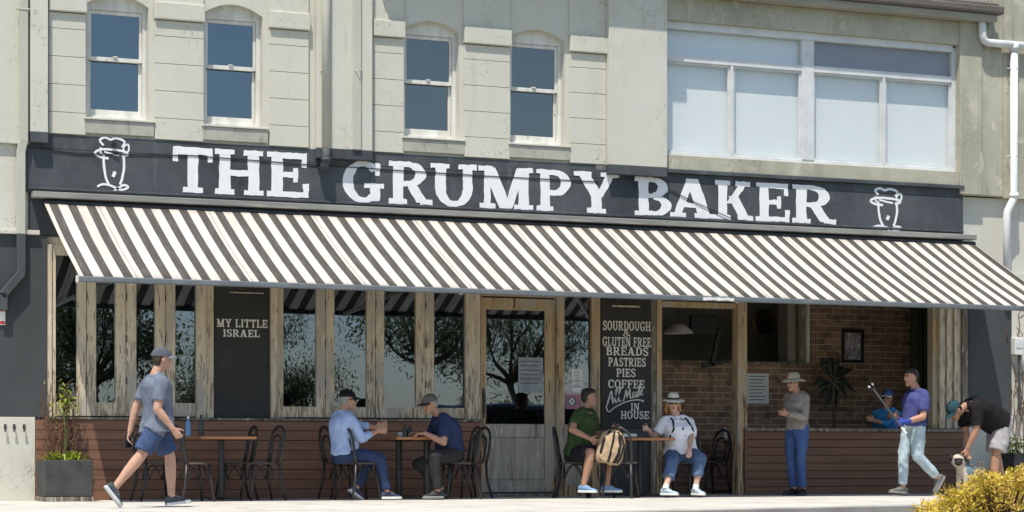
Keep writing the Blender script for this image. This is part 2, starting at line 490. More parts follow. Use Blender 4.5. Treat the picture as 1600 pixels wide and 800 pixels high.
# ---------------------------------------------------------------- mesh helpers
class MB:
    def __init__(s):
        s.v, s.f = [], []

    def add(s, vs_, fs):
        o = len(s.v)
        s.v += [V(p) for p in vs_]
        s.f += [tuple(i + o for i in f) for f in fs]
        return s

    def box(s, x0, x1, y0, y1, z0, z1):
        if x0 > x1: x0, x1 = x1, x0
        if y0 > y1: y0, y1 = y1, y0
        if z0 > z1: z0, z1 = z1, z0
        return s.add([(x0, y0, z0), (x1, y0, z0), (x1, y1, z0), (x0, y1, z0), (x0, y0, z1), (x1, y0, z1), (x1, y1, z1), (x0, y1, z1)],
                     [(0, 3, 2, 1), (4, 5, 6, 7), (0, 1, 5, 4), (1, 2, 6, 5), (2, 3, 7, 6), (3, 0, 4, 7)])

    def bar(s, a, b, w, h, up=V((0, 0, 1))):
        a, b = V(a), V(b)
        d = (b - a).normalized()
        if abs(d.dot(up)) > .99: up = V((0, 1, 0))
        x = d.cross(up).normalized() * w / 2
        y = x.cross(d).normalized() * h / 2
        return s.add([a - x - y, a + x - y, a + x + y, a - x + y, b - x - y, b + x - y, b + x + y, b - x + y],
                     [(0, 1, 2, 3), (7, 6, 5, 4), (0, 4, 5, 1), (1, 5, 6, 2), (2, 6, 7, 3), (3, 7, 4, 0)])

    def rings(s, rs, cap=True):
        """loft through rings: lists of points of one length"""
        o = len(s.v)
        n = len(rs[0])
        for r in rs: s.v += [V(p) for p in r]
        for i in range(len(rs) - 1):
            for j in range(n):
                k = (j + 1) % n
                s.f.append((o + i * n + j, o + i * n + k, o + (i + 1) * n + k, o + (i + 1) * n + j))
        if cap:
            s.f.append(tuple(o + j for j in range(n - 1, -1, -1)))
            e = o + (len(rs) - 1) * n
            s.f.append(tuple(e + j for j in range(n)))
        return s

    def tube(s, pts, rad, n=8, round_ends=False, closed=False):
        pts = [V(p) for p in pts]
        if not isinstance(rad, (list, tuple)): rad = [rad] * len(pts)
        rad = list(rad)
        if round_ends:
            d0 = (pts[0] - pts[1]).normalized()
            d1 = (pts[-1] - pts[-2]).normalized()
            p0, r0, p1, r1 = pts[0], rad[0], pts[-1], rad[-1]
            pts = [p0 + d0 * r0 * .95, p0 + d0 * r0 * .7] + pts + [p1 + d1 * r1 * .7, p1 + d1 * r1 * .95]
            rad = [r0 * .3, r0 * .72] + rad + [r1 * .72, r1 * .3]
        m = len(pts)
        nrm = None
        rs = []
        for i in range(m):
            if closed:
                d = (pts[(i + 1) % m] - pts[i - 1]).normalized()
            else:
                d = (pts[min(i + 1, m - 1)] - pts[max(i - 1, 0)]).normalized()
            if nrm is None:
                a = V((0, 0, 1)) if abs(d.z) < .9 else V((1, 0, 0))
                nrm = (a - d * a.dot(d)).normalized()
            else:
                nrm = (nrm - d * nrm.dot(d)).normalized()
            bn = d.cross(nrm)
            rs.append([pts[i] + (nrm * cos(t) + bn * sin(t)) * rad[i] for t in [2 * pi * j / n for j in range(n)]])
        if closed:
            rs.append(rs[0])
            return s.rings(rs, False)
        return s.rings(rs)

    def ell(s, c, ax, ay, az, n=12, m=7):
        c, ax, ay, az = V(c), V(ax), V(ay), V(az)
        rs = []
        for i in range(m):
            t = -pi / 2 + pi * (i + .5) / m
            rs.append([c + az * sin(t) + (ax * cos(u) + ay * sin(u)) * cos(t) for u in [2 * pi * j / n for j in range(n)]])
        return s.rings(rs)

    def lathe(s, c, prof, n=20):
        c = V(c)
        return s.rings([[c + V((r * cos(t), r * sin(t), z)) for t in [2 * pi * j / n for j in range(n)]] for r, z in prof])

    def prism(s, poly, y0, y1):
        """a polygon in X,Z pushed from y0 (front) to y1"""
        n = len(poly)
        vs_ = [(x, y0, z) for x, z in poly] + [(x, y1, z) for x, z in poly]
        fs = [tuple(range(n)), tuple(range(2 * n - 1, n - 1, -1))]
        for i in range(n):
            j = (i + 1) % n
            fs.append((i, i + n, j + n, j))
        return s.add(vs_, fs)

    def build(s, name, mat, parent=None, smooth=False, bevel=0.0, off=None, sharp=None):
        me = D.meshes.new(name)
        vs_ = [tuple(p - off) for p in s.v] if off is not None else [tuple(p) for p in s.v]
        me.from_pydata(vs_, [], s.f)
        me.materials.append(mat)
        if smooth:
            me.polygons.foreach_set('use_smooth', [True] * len(me.polygons))
            if sharp: me.set_sharp_from_angle(angle=R(sharp))
        me.update()
        o = D.objects.new(name, me)
        COL.objects.link(o)
        if parent is not None: o.parent = parent
        if bevel:
            b = o.modifiers.new('bevel', 'BEVEL')
            b.width, b.segments, b.limit_method = bevel, 2, 'ANGLE'
        return o


def tag(o, label=None, cat=None, group=None, kind=None):
    if label: o['label'] = label
    if cat: o['category'] = cat
    if group: o['group'] = group
    if kind: o['kind'] = kind
    return o


def thing(name, label, cat, loc=(0, 0, 0), rz=0.0, group=None):
    o = D.objects.new(name, None)
    o.empty_display_size = .2
    COL.objects.link(o)
    o.location = loc
    o.rotation_euler = (0, 0, rz)
    return tag(o, label, cat, group)


def copy_tree(o, parent=None):
    c = o.copy()
    COL.objects.link(c)
    if parent is not None: c.parent = parent
    for ch in [x for x in D.objects if x.parent == o]:
        copy_tree(ch, c)
    return c


def B(*a):
    return MB().box(*a)

# ================================================================= ground
def structure(o): return tag(o, kind='structure')


LOW = -0.42
k1, k2 = at(950, 798, 0), None


def ground_at(px, py, z=0.0):
    d = (EYE - z) * F_PX / (py - HOR)
    u = (px - 800.0) / F_PX
    return V((CX + d * (sin(TH) + u * cos(TH)), CY + d * (cos(TH) - u * sin(TH)), z))


ka, kb = ground_at(950, 798.5), ground_at(1400, 788.5)
kd = (kb - ka).normalized()
kn = V((kd.y, -kd.x, 0))                      # towards the street
K0, K1 = ka - kd * 14, ka + kd * 24
g = MB()
g.add([(-400, 60, LOW), (-400, -400, LOW), (400, -400, LOW), (400, 60, LOW)], [(0, 1, 2, 3)])
structure(g.build('ground', M['grass']))
# road in front
g = MB()
q = [K0 + kn * 2.6, K0 + kn * 14, K1 + kn * 14, K1 + kn * 2.6]
g.add([(p.x, p.y, LOW + .006) for p in q], [(0, 1, 2, 3)])
structure(g.build('road', M['asphalt']))
g = MB()
for t in range(12):
    a = K0 + kd * (t * 3.2) + kn * 8.2
    g.add([(p.x, p.y, LOW + .011) for p in (a, a + kn * .12, a + kn * .12 + kd * 1.6, a + kd * 1.6)], [(0, 1, 2, 3)])
structure(g.build('road_marking', M['white_paint']))
g = MB()
q = [K0 + kn * .16, K0 + kn * 2.4, K1 + kn * 2.4, K1 + kn * .16]
g.add([(p.x, p.y, LOW + .02) for p in q], [(0, 1, 2, 3)])
structure(g.build('garden_bed', M['soil']))
g = MB()
g.bar((K0 + kn * 2.5).to_tuple()[:2] + (LOW + .07,), (K1 + kn * 2.5).to_tuple()[:2] + (LOW + .07,), .16, .2)
structure(g.build('road_kerb', M['kerb'], bevel=.015))
# footpath: slabs with joints, from the wall to the raised edge
g = MB()
y_back = 0.5
NS = 20
for i in range(NS):
    a, b = K0.lerp(K1, i / NS), K0.lerp(K1, (i + 1) / NS)
    a = a + kd * .006
    b = b - kd * .006
    cuts = [y_back, -2.15, -4.3]
    for j in range(3):
        ya = cuts[j] - (.006 if j else 0)
        yb = (cuts[j + 1] + .006) if j < 2 else None
        if yb is not None:
            P = [(a.x, ya), (a.x, yb), (b.x, yb), (b.x, ya)]
        else:
            P = [(a.x, ya), (a.x, a.y), (b.x, b.y), (b.x, ya)]
        if P[1][1] > P[0][1] - .05 or P[2][1] > P[3][1] - .05: continue
        g.add([(x, y, 0.0) for x, y in P], [(0, 1, 2, 3)])
        g.add([(x, y, -.03) for x, y in P] + [(x, y, 0.0) for x, y in P], [(0, 1, 5, 4), (1, 2, 6, 5), (2, 3, 7, 6), (3, 0, 4, 7)])
structure(g.build('footpath', M['conc']))
g = MB()
g.add([(K0.x, 4, -.012), (K0.x, K0.y, -.012), (K1.x, K1.y, -.012), (K1.x, 4, -.012)], [(0, 1, 2, 3)])
structure(g.build('footpath_base', M['kerb']))
g = MB()
a, b = K0 + kn * .075, K1 + kn * .075
g.bar((a.x, a.y, (LOW - .002) / 2 - .02), (b.x, b.y, (LOW - .002) / 2 - .02), .15, -LOW + .038)
structure(g.build('footpath_edge', M['kerb'], bevel=.012))

# ================================================================= the building
bld = thing('cafe_building', 'two storey pale sage stucco building with charcoal sign band and weathered timber shopfront', 'building')
X = fx
ZT = 8.2
ZS = 4.53


def part(mb, name, mat, parent=None, **k):
    return mb.build(name, M[mat], parent or bld, **k)


SASH = [(135, 232), (318.5, 410), (630.5, 717), (796.5, 882)]
SB, SP, SCR = 4.76, 6.19, 6.32
w = MB()
edges = [X(45)]
for a, b in SASH: edges += [X(a), X(b)]
edges += [X(1037)]
for i in range(0, len(edges), 2):
    w.box(edges[i], edges[i + 1], 0, .26, ZS, ZT)
for a, b in SASH:
    x0, x1 = X(a), X(b)
    w.box(x0, x1, 0, .26, ZS, SB - .02)
    poly = []
    for t in range(13):
        u = t / 12
        poly.append((x0 + (x1 - x0) * u, SP + (SCR - SP) * (1 - (2 * u - 1) ** 2)))
    poly += [(x1, ZT), (x0, ZT)]
    w.prism(poly, 0, .26)
w.box(X(45), X(1503), 0, .26, 3.803, ZS - .003)
part(MB().box(X(45), X(1503), -.002, .26, 3.28, 3.80), 'shop_header', 'wall_dark')
w.box(X(1037), X(1497), 0, .26, ZS, 4.72)
w.box(X(1037), X(1497), 0.02, .26, 6.60, ZT)
part(w, 'wall', 'stucco')
w = MB().box(X(1497), X(1531), -.06, .26, 4.40, 6.97)
w.box(X(1531), X(1531) + .4, -.02, .26, 4.40, ZT)
w.box(X(1497), X(1531), 0, .26, 6.99, ZT)
part(w, 'corner_pier', 'stucco_old', bevel=.01)
# piers built of rendered blocks, with capitals
for a, b in ((76, 133), (241, 317), (420, 481), (581.5, 629.5), (724, 795.5), (889, 945)):
    x0, x1 = X(a), X(b)
    p = MB()
    z = ZS + .01
    first = True
    while z < 6.04:
        z1 = min(z + (.27 if first else .345), 6.045)
        p.box(x0, x1, -.040, -.001, z, z1 - .006)
        z = z1
        first = False
    part(p, 'pier', 'stucco', bevel=.004)
    c = MB().box(x0 - .01, x1 + .012, -.082, -.001, 6.05, 6.27)
    part(c, 'capital', 'stucco', bevel=.012)
    c = MB().box(x0 - .004, x1 + .004, -.03, -.001, 6.275, 7.2)
    part(c, 'pier', 'stucco', bevel=.004)
for a, b in ((45, 72), (491, 577), (945.5, 1036)):
    part(MB().box(X(a), X(b), -.13, -.001, ZS + .002, ZT), 'pilaster', 'stucco', bevel=.006)
    part(MB().box(X(a), X(b), -.131, -.03, 4.405, ZS - .001), 'pilaster_foot', 'charcoal', bevel=.004)
# ledge high above: throws the shade across the top of the wall
c = MB().box(X(577), X(1036), -.42, -.002, 7.26, 7.42)
c.box(X(577), X(1036), -.30, -.002, 7.16, 7.259)
part(c, 'cornice', 'stucco', bevel=.02)
c = MB().box(X(45), X(491), -.26, -.002, 7.52, 7.66)
part(c, 'cornice', 'stucco', bevel=.02)
for a, b in SASH:
    x0, x1 = X(a), X(b)
    s = MB()
    s.prism([(x0 - .03, 4.565), (x1 + .06, 4.565), (x1 + .07, 4.735), (x0 - .03, 4.735)], -.045, -.001)
    so_ = part(s, 'window_sill', 'sill_grey', bevel=.006)
    part(MB().box(x0 - .04, x1 + .075, -.062, .12, 4.738, 4.762), 'sill_cap', 'stucco', so_, bevel=.004)
# sash windows
for i, (a, b) in enumerate(SASH):
    x0, x1 = X(a), X(b)
    yf = .11
    f = MB()
    f.box(x0 + .001, x0 + .05, yf, yf + .12, SB + .004, SP)
    f.box(x1 - .05, x1 - .001, yf, yf + .12, SB + .004, SP)
    f.box(x0 + .05, x1 - .05, yf, yf + .12, SB + .004, SB + .05)
    f.box(x0 + .001, x1 - .001, yf - .004, yf + .12, SP - .05, SP + .13)
    fr = part(f, 'sash_window', 'sash_white', bevel=.003)
    xi0, xi1 = x0 + .053, x1 - .053
    zm = 5.51 if i < 2 else 5.50
    u = MB()
    y1 = yf + .02
    u.box(xi0, xi0 + .035, y1, y1 + .04, zm, SP - .053)
    u.box(xi1 - .035, xi1, y1, y1 + .04, zm, SP - .053)
    u.box(xi0 + .035, xi1 - .035, y1, y1 + .04, SP - .10, SP - .053)
    u.box(xi0 + .035, xi1 - .035, y1 - .003, y1 + .04, zm - .005, zm + .045)
    u.box((xi0 + xi1) / 2 - .03, (xi0 + xi1) / 2 + .03, y1 - .02, y1 + .02, zm + .046, zm + .06)
    part(u, 'upper_sash', 'sash_white', fr, bevel=.003)
    l = MB()
    y2 = yf + .063
    l.box(xi0, xi0 + .035, y2, y2 + .04, SB + .053, zm - .006)
    l.box(xi1 - .035, xi1, y2, y2 + .04, SB + .053, zm - .006)
    l.box(xi0 + .035, xi1 - .035, y2, y2 + .04, SB + .053, SB + .14)
    part(l, 'lower_sash', 'sash_white', fr, bevel=.003)
    part(MB().box(xi0 + .03, xi1 - .03, y1 + .018, y1 + .022, zm + .04, SP - .098), 'pane', 'glass_up' if i < 2 else 'glass_up2', fr)
    part(MB().box(xi0 + .03, xi1 - .03, y2 + .018, y2 + .022, SB + .138, zm), 'pane', 'glass_up' if i < 2 else 'glass_up2', fr)
# dark rooms upstairs
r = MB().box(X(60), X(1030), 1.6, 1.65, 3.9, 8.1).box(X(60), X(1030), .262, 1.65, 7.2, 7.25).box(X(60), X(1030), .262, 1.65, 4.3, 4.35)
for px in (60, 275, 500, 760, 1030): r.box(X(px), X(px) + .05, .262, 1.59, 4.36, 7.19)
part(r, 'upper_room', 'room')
# things on the inner window ledge of the third window: slatted louvre and a plant pot
lv = MB()
for k in range(9): lv.box(X(703), X(716), .30, .33, 4.95 + k * .055, 4.985 + k * .055)
part(lv, 'louvre', 'alu_white')

# wide window
f = MB()
x0, x1 = X(1037), X(1497)
xm0, xm1 = X(1256), X(1275)
yf = .06
ZA, ZB, ZC = 4.735, 6.57, 6.10
f.box(x0, x0 + .05, yf, yf + .1, ZA, ZB).box(x1 - .07, x1, yf, yf + .1, ZA, ZB)
f.box(x0 + .05, x1 - .07, yf, yf + .1, ZA, ZA + .05).box(x0 + .05, x1 - .07, yf - .03, yf + .1, ZB - .07, ZB + .03)
f.box(xm0, xm1, yf - .01, yf + .1, ZA + .05, ZB - .07)
for a, b in ((x0 + .05, xm0), (xm1, x1 - .07)):
    f.box(a, b, yf - .004, yf + .09, ZC - .05, ZC + .04)
for a in (1147, 1385):
    f.box(X(a) - .022, X(a) + .022, yf - .002, yf + .09, ZA + .05, ZC - .05)
wf = part(f, 'wide_window', 'alu_white', bevel=.004)
pn = [(x0 + .05, X(1147) - .022, ZA + .05, ZC - .05), (X(1147) + .022, xm0, ZA + .05, ZC - .05), (xm1, X(1385) - .022, ZA + .05, ZC - .05),
      (X(1385) + .022, x1 - .07, ZA + .05, ZC - .05), (x0 + .05, xm0, ZC + .04, ZB - .07), (xm1, x1 - .07, ZC + .04, ZB - .07)]
for i, (a, b, c, d) in enumerate(pn):
    part(MB().box(a, b, yf + .045, yf + .049, c, d), 'pane', 'glass_clear', wf)
    if i < 4:
        s = MB().box(a + .003, a + .03, yf + .02, yf + .06, c, d).box(b - .03, b - .003, yf + .02, yf + .06, c, d)
        s.box(a + .03, b - .03, yf + .02, yf + .06, c, c + .03).box(a + .03, b - .03, yf + .02, yf + .06, d - .03, d)
        part(s, 'sliding_sash', 'alu_white', wf)
for i, (a, b, m_) in enumerate(((x0, xm0, 'blind'), (xm1, x1, 'blind'))):
    part(MB().box(a - .02, b + .02, yf + .115, yf + .125, ZA, ZC), 'blind', m_, wf)
part(MB().box(x0 - .02, xm0 + .02, yf + .118, yf + .128, ZC + .002, ZB), 'blind', 'blind', wf)
part(MB().box(xm1, x1 + .02, yf + .118, yf + .128, ZC + .002, ZB), 'blind', 'blind2', wf)
# sill beam below it
part(MB().box(X(1037.5), X(1497), -.035, -.002, 4.53, 4.73), 'sill_beam', 'stucco_old', bevel=.006)
part(MB().box(X(1037.5), X(1503), -.075, -.002, 4.475, 4.527), 'drip_mould', 'charcoal', bevel=.006)
# eave with fascia, gutter and roof
e = MB().box(X(1037), X(1531), -.03, .015, 6.605, 6.94)
part(e, 'eave_board', 'stucco_old')
e = MB().box(X(1037), X(1545), -.22, .3, 6.945, 7.05)
part(e, 'eave', 'soffit', bevel=.01)
gprof = [(-.10, .0), (-.255, .0), (-.275, .03), (-.28, .10), (-.265, .115), (-.255, .10), (-.25, .03), (-.10, .02)]
g = MB().rings([[(xx, y - .0, 7.055 + z) for y, z in gprof] for xx in (X(1037), X(1552))])
part(g, 'gutter', 'gutter')
rf = MB().add([(X(1037), -.26, 7.17), (X(1545), -.26, 7.17), (X(1545), 4, 8.9), (X(1037), 4, 8.9), (X(1037), -.26, 7.2), (X(1545), -.26, 7.2), (X(1545), 4, 8.93), (X(1037), 4, 8.93)],
              [(0, 1, 2, 3), (7, 6, 5, 4), (0, 4, 5, 1), (1, 5, 6, 2), (2, 6, 7, 3), (3, 7, 4, 0)])
part(rf, 'roof', 'gutter')
# fragment of cast iron lace over the gutter end
lc = MB()
random.seed(3)
for k in range(9):
    c = V((X(1500) + k * .055, -.06, 7.26 + .02 * (k % 2)))
    lc.tube([c + V((.035 * cos(t), 0, .045 * sin(t))) for t in [2 * pi * j / 10 for j in range(10)]], .008, 5, closed=True)
lc.box(X(1498), X(1545), -.066, -.052, 7.305, 7.325)
part(lc, 'iron_lace', 'sash_white')
# body of the building behind, so that it is not an empty front
part(MB().box(X(45), X(1545), 6.0, 6.2, 0, 8.2).box(X(45), X(45) + .1, .3, 5.99, 3.3, 8.1).box(X(1537), X(1537) + .1, .3, 5.99, 3.3, 8.1), 'rear_wall', 'stucco')
part(MB().box(X(45), X(1037) - .01, .27, 5.99, 7.9, 8.0), 'flat_roof', 'gutter')

# ----------------------------------------------------------------- shopfront
YT = .03                      # face of the timber


def boards(a, b, ztop, n, mat, name='timber_cladding'):
    m = MB()
    h = ztop / n
    for k in range(n):
        m.box(a, b, -.018, .02, k * h + .003, (k + 1) * h - .004)
    o = part(m, name, mat, bevel=.003)
    part(MB().box(a, b, .021, .2, 0, ztop), 'cladding_backing', 'void', o)
    return o


boards(X(55), X(750), 1.0, 8, 'clad')
boards(X(1163), X(1504), .895, 8, 'clad_dull')
part(MB().box(X(72), X(752), -.035, .2, 1.003, 1.035), 'shop_sill', 'timber_grey', bevel=.004)
part(MB().box(X(1163), X(1504), -.045, .25, .897, .945), 'counter_sill', 'timber_grey', bevel=.004)
ZH = 3.27


def bifold(jl, glass, jr, zb, zt, zmax):
    """a run of folding timber sashes: jambs, paired stiles, rails and panes"""
    m = MB()
    for a, b in (jl, jr):
        xa, xb = X(a), X(b)
        mid = xa + (xb - xa) * .55
        m.box(xa, mid - .003, YT - .02, YT + .10, 1.036, zmax)
        m.box(mid + .003, xb, YT + .005, YT + .09, 1.036, zmax)
    for i in range(len(glass) - 1):
        xa, xb = X(glass[i][1]), X(glass[i + 1][0])
        mid = (xa + xb) / 2
        m.box(xa, mid - .004, YT + .01, YT + .07, 1.05, zmax)
        m.box(mid + .004, xb, YT + .012, YT + .072, 1.05, zmax)
        for dx in (-1, 1):                       # beads beside the glass
            e = xa if dx < 0 else xb
            m.box(e - .004 * (dx < 0) - .012 * (dx > 0) * 0, e + .008 * dx, YT + .03, YT + .05, zb, zt)
    for a, b in glass:
        m.box(X(a), X(b), YT + .014, YT + .068, 1.05, zb)
        m.box(X(a), X(b), YT + .014, YT + .068, zt, zmax)
    m.box(X(jl[0]), X(jr[1]), YT + .02, YT + .12, zmax, ZH)
    o = part(m, 'folding_window', 'timber', bevel=.003)
    for a, b in glass:
        part(MB().box(X(a) - .004, X(b) + .004, YT + .04, YT + .045, zb - .004, zt + .004), 'pane', 'glass', o)
    return o


b1 = bifold((74, 88), [(88, 122), (151, 182), (214, 244), (275, 307)], (307.5, 335), 1.22, 3.04, 3.17)
b2 = bifold((424, 444), [(444, 496), (524, 575), (602, 652), (680, 728)], (728.5, 752), 1.19, 3.02, 3.17)
# hinges on the folding stiles
for px in (137, 199, 260, 510, 589, 667):
    for z in (1.45, 1.98, 2.5):
        part(MB().tube([(X(px), YT + .004, z), (X(px), YT + .004, z + .09)], .006, 6), 'hinge', 'iron', b2 if px > 420 else b1)

# door, its frame and the sidelight
df = MB()
df.box(X(752.5), X(754.5), YT, YT + .12, .03, 3.0)
df.box(X(871.5), X(883), YT - .015, YT + .12, 0.0, ZH)
df.box(X(752.5), X(871.5), YT + .01, YT + .12, 2.70, ZH)
df.box(X(926), X(939), YT - .01, YT + .12, 0.0, ZH)
df.box(X(883), X(926), YT + .01, YT + .1, 2.73, ZH)
df.box(X(883), X(926), YT + .02, YT + .08, .0, .98)
fro = part(df, 'door_frame', 'timber2', bevel=.004)
part(MB().box(X(886), X(923), YT + .012, YT + .022, .14, .88), 'sidelight_panel', 'door_worn', fro, bevel=.003)
part(MB().box(X(883) - .004, X(926) + .004, YT + .05, YT + .055, .976, 2.734), 'pane', 'glass', fro)
xd0, xd1 = X(755), X(871)
yd = YT + .045
d = MB()
d.box(xd0, xd0 + .075, yd, yd + .05, .06, 2.68)
xg1 = X(855)
d.box(xg1, xd1, yd, yd + .05, .06, 2.68)
d.box(xd0 + .075, xg1, yd + .001, yd + .05, 2.52, 2.68)
door = part(d, 'front_door', 'timber2', bevel=.004)
d = MB()
d.box(xd0 + .077, xg1 - .002, yd + .002, yd + .05, .06, .22)
d.box(xd0 + .077, xg1 - .002, yd + .003, yd + .05, .80, .98)
d.box(xd0 + .077, xg1 - .002, yd + .022, yd + .04, .221, .799)
d.box(xd0 + .10, xg1 - .02, yd + .010, yd + .021, .235, .255)
part(d, 'door_panel', 'door_worn', door, bevel=.004)
part(MB().box(xd0 + .07, xg1 + .004, yd + .022, yd + .027, .976, 2.524), 'pane', 'glass', door)
hd = MB().tube([(xd0 + .03, yd - .01, 1.13), (xd0 + .03, yd - .06, 1.15), (xd0 + .03, yd - .06, 1.38), (xd0 + .03, yd - .01, 1.40)], .010, 8)
hd.box(xd0 + .012, xd0 + .048, yd - .008, yd - .001, 1.06, 1.46)
part(hd, 'handle', 'iron', door, smooth=False)
part(MB().box(X(752), X(872), -.05, .2, 0.001, .045), 'door_step', 'timber_grey', bevel=.005)

# post between the boards and the open doorway, door head, opening posts
o_ = MB()
o_.box(X(1027.5), X(1035.5), YT - .01, YT + .14, 0, ZH)
o_.box(X(1153), X(1160), YT - .03, YT + .14, 0, ZH)
o_.box(X(1160.5), X(1168.5), YT - .01, YT + .12, 0, ZH)
o_.box(X(1035.5), X(1153), YT + .005, YT + .10, 2.62, 2.70)
part(o_, 'doorway_frame', 'timber2', bevel=.004)
part(MB().box(X(1018.5), X(1027), YT - .005, YT + .14, 0, ZH), 'door_post', 'timber_grey', bevel=.004)
part(MB().box(X(940), X(1018), YT + .03, YT + .14, 0, 3.27), 'wall_panel', 'wall_dark')
part(MB().box(X(335.5), X(423.5), YT + .05, YT + .14, 1.036, 3.27), 'wall_panel', 'wall_dark')
# folded sashes packed at the right of the counter
st = MB()
random.seed(5)
for k, (a, b) in enumerate(((1469, 1474), (1475, 1479), (1480, 1486), (1487, 1490.5), (1491.5, 1496), (1497, 1503))):
    st.box(X(a), X(b), .0 + .03 * (k % 2), .30, .95, ZH)
part(st, 'folded_sashes', 'timber', bevel=.004)
part(MB().box(X(1461), X(1468.5), .06, .2, .95, ZH), 'opening_post', 'timber2', bevel=.004)
part(MB().box(X(1503.5), X(1513), -.005, .26, 0, 3.27), 'opening_jamb', 'timber_grey', bevel=.004)
part(MB().box(X(1168.5), X(1461), .03, .16, 2.86, ZH), 'opening_head', 'timber2', bevel=.004)

# ----------------------------------------------------------------- interior
BY = 1.75
ib = MB()
zl = fz(1150, 568, BY)
xh = X(1267, BY)
ib.box(xh, X(1640, BY), BY, BY + .25, 0, 3.2)
ib.box(X(980, BY), xh - .002, BY, BY + .25, 0, zl)
ib.box(X(980, BY), xh - .002, BY, BY + .25, 2.95, 3.2)
part(ib, 'brick_wall', 'brick')
part(MB().box(X(980, BY), xh - .005, BY - .05, BY + .3, zl + .002, zl + .03), 'wall_ledge', 'timber_grey')
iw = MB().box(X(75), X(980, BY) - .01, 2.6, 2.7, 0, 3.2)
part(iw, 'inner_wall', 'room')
iw = MB().box(X(900), X(1640, BY), 3.5, 3.6, 0, 3.2)
part(iw, 'kitchen_wall', 'plaster')
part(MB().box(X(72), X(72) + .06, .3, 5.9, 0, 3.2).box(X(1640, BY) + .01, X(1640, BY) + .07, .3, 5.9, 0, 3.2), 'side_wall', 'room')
part(MB().box(X(60), X(1640, BY), .27, 5.95, 3.21, 3.26), 'ceiling', 'plaster')
part(MB().box(X(60), X(1640, BY), .21, 5.95, -.008, .004), 'floor', 'soffit')
po = MB().box(X(1226, 1.95), X(1240, 1.95), BY + .1, BY + .4, zl + .035, 2.94)
part(po, 'hatch_post', 'plaster')
part(MB().box(X(1243, 1.85), X(1257, 1.85), BY + .02, BY + .25, zl + .035, 2.94), 'hatch_post', 'timber_grey')
part(MB().box(X(1259, 1.75), X(1264, 1.75), BY - .03, BY + .24, zl + .035, 2.94), 'hatch_post', 'sash_white')
cu = MB()
xa, xb = X(1424, 1.0), X(1466, 1.0)
n = 26
cu.rings([[(xa + (xb - xa) * i / n, 1.0 + .05 * sin(i * 1.3), z) for i in range(n + 1)] + [(xa + (xb - xa) * i / n, 1.02 + .05 * sin(i * 1.3), z) for i in range(n, -1, -1)] for z in (.2, 1.6, 3.1)])
tag(cu.build('curtain', cloth('olive_curtain', (.05, .055, .035))), 'dark olive curtain hanging inside beside the brick wall', 'curtain')

# ================================================================= neighbours
nb = thing('neighbouring_building', 'pale plastered shop wall with dark painted middle band at the left edge', 'building', (X(0) - 1, 0, 0))
O = nb.location
xl, xr = X(-260), X(45) - .004
MB().box(xl, xr, -.035, .3, 4.385, 8.2).build('upper_wall', M['stucco'], nb, off=O, bevel=.008)
MB().box(xl, xr, .02, .3, 3.335, 4.382).build('wall', M['stucco'], nb, off=O)
MB().box(xl, X(61), -.06, .3, 3.275, 3.33).build('ledge', M['stucco'], nb, off=O, bevel=.006)
MB().box(xl, X(73.5), -.004, .3, 1.035, 3.272).build('dark_wall', M['wall_dark'], nb, off=O)
MB().box(xl, X(54.5), -.016, .3, 0, 1.03).build('base_wall', M['stucco'], nb, off=O, bevel=.004)
MB().box(xl, xr, .3, 6, 8.0, 8.2).build('roof', M['gutter'], nb, off=O)
for px in (8, 22, 37.5):
    c = at(px, 668, -.016)
    h = MB().tube([c + V((0, -.004, .02)), c + V((0, -.05, .015)), c + V((.005, -.055, -.02)), c + V((-.012, -.045, -.05)), c + V((0, -.03, -.035))], .008, 6, True)
    h.box(c.x - .015, c.x + .015, -.026, -.017, c.z - .02, c.z + .04)
    o = h.build('wall_hook', M['iron'], None, off=c)
    o.location = c
    tag(o, ['black iron wall hook nearest the left edge of the photo', 'black iron wall hook in the middle of a row of three', 'black iron wall hook nearest the timber cladding'][(8, 22, 37.5).index(px)], 'hook', 'iron hooks low on the pale wall')
nr = thing('neighbouring_building', 'grey stained concrete wall with white downpipes at the right edge', 'building', (X(1600), 0, 0))
O = nr.location
xa = X(1531) + .402
xe = X(1531) + 6
MB().box(xa, xe, -.025, .3, 4.385, 8.6).build('upper_wall', M['stucco_old'], nr, off=O)
MB().box(X(1503.5), xa - .002, .27, .5, 4.3, 8.6).build('inner_wall', M['stucco_old'], nr, off=O)
MB().box(X(1503.5), xe, .085, .3, 3.275, 4.382).build('wall', M['stucco'], nr, off=O)
MB().box(X(1513.5), X(1580), -.01, .3, .98, 3.272).build('dark_wall', M['wall_dark'], nr, off=O)
MB().box(X(1513.5), X(1580), -.018, .3, 0, .976).build('base_wall', M['stucco'], nr, off=O)
MB().box(X(1580) + .002, xe, .03, .3, 0, 3.272).build('pale_wall', M['stucco'], nr, off=O)
MB().box(xa, xe, .301, 6, 8.4, 8.6).build('roof', M['gutter'], nr, off=O)


def pipe_bracket(mb, x, y, z, r): mb.tube([(x - r - .03, y + r, z), (x - r, y, z), (x, y - r - .004, z), (x + r, y, z), (x + r + .03, y + r, z)], .007, 5)


# downpipes
def boxpipe(mb, pts, w=.1, h=.075):
    for a, b in zip(pts[:-1], pts[1:]): mb.bar(a, b, w, h, up=V((0, -1, 0)))


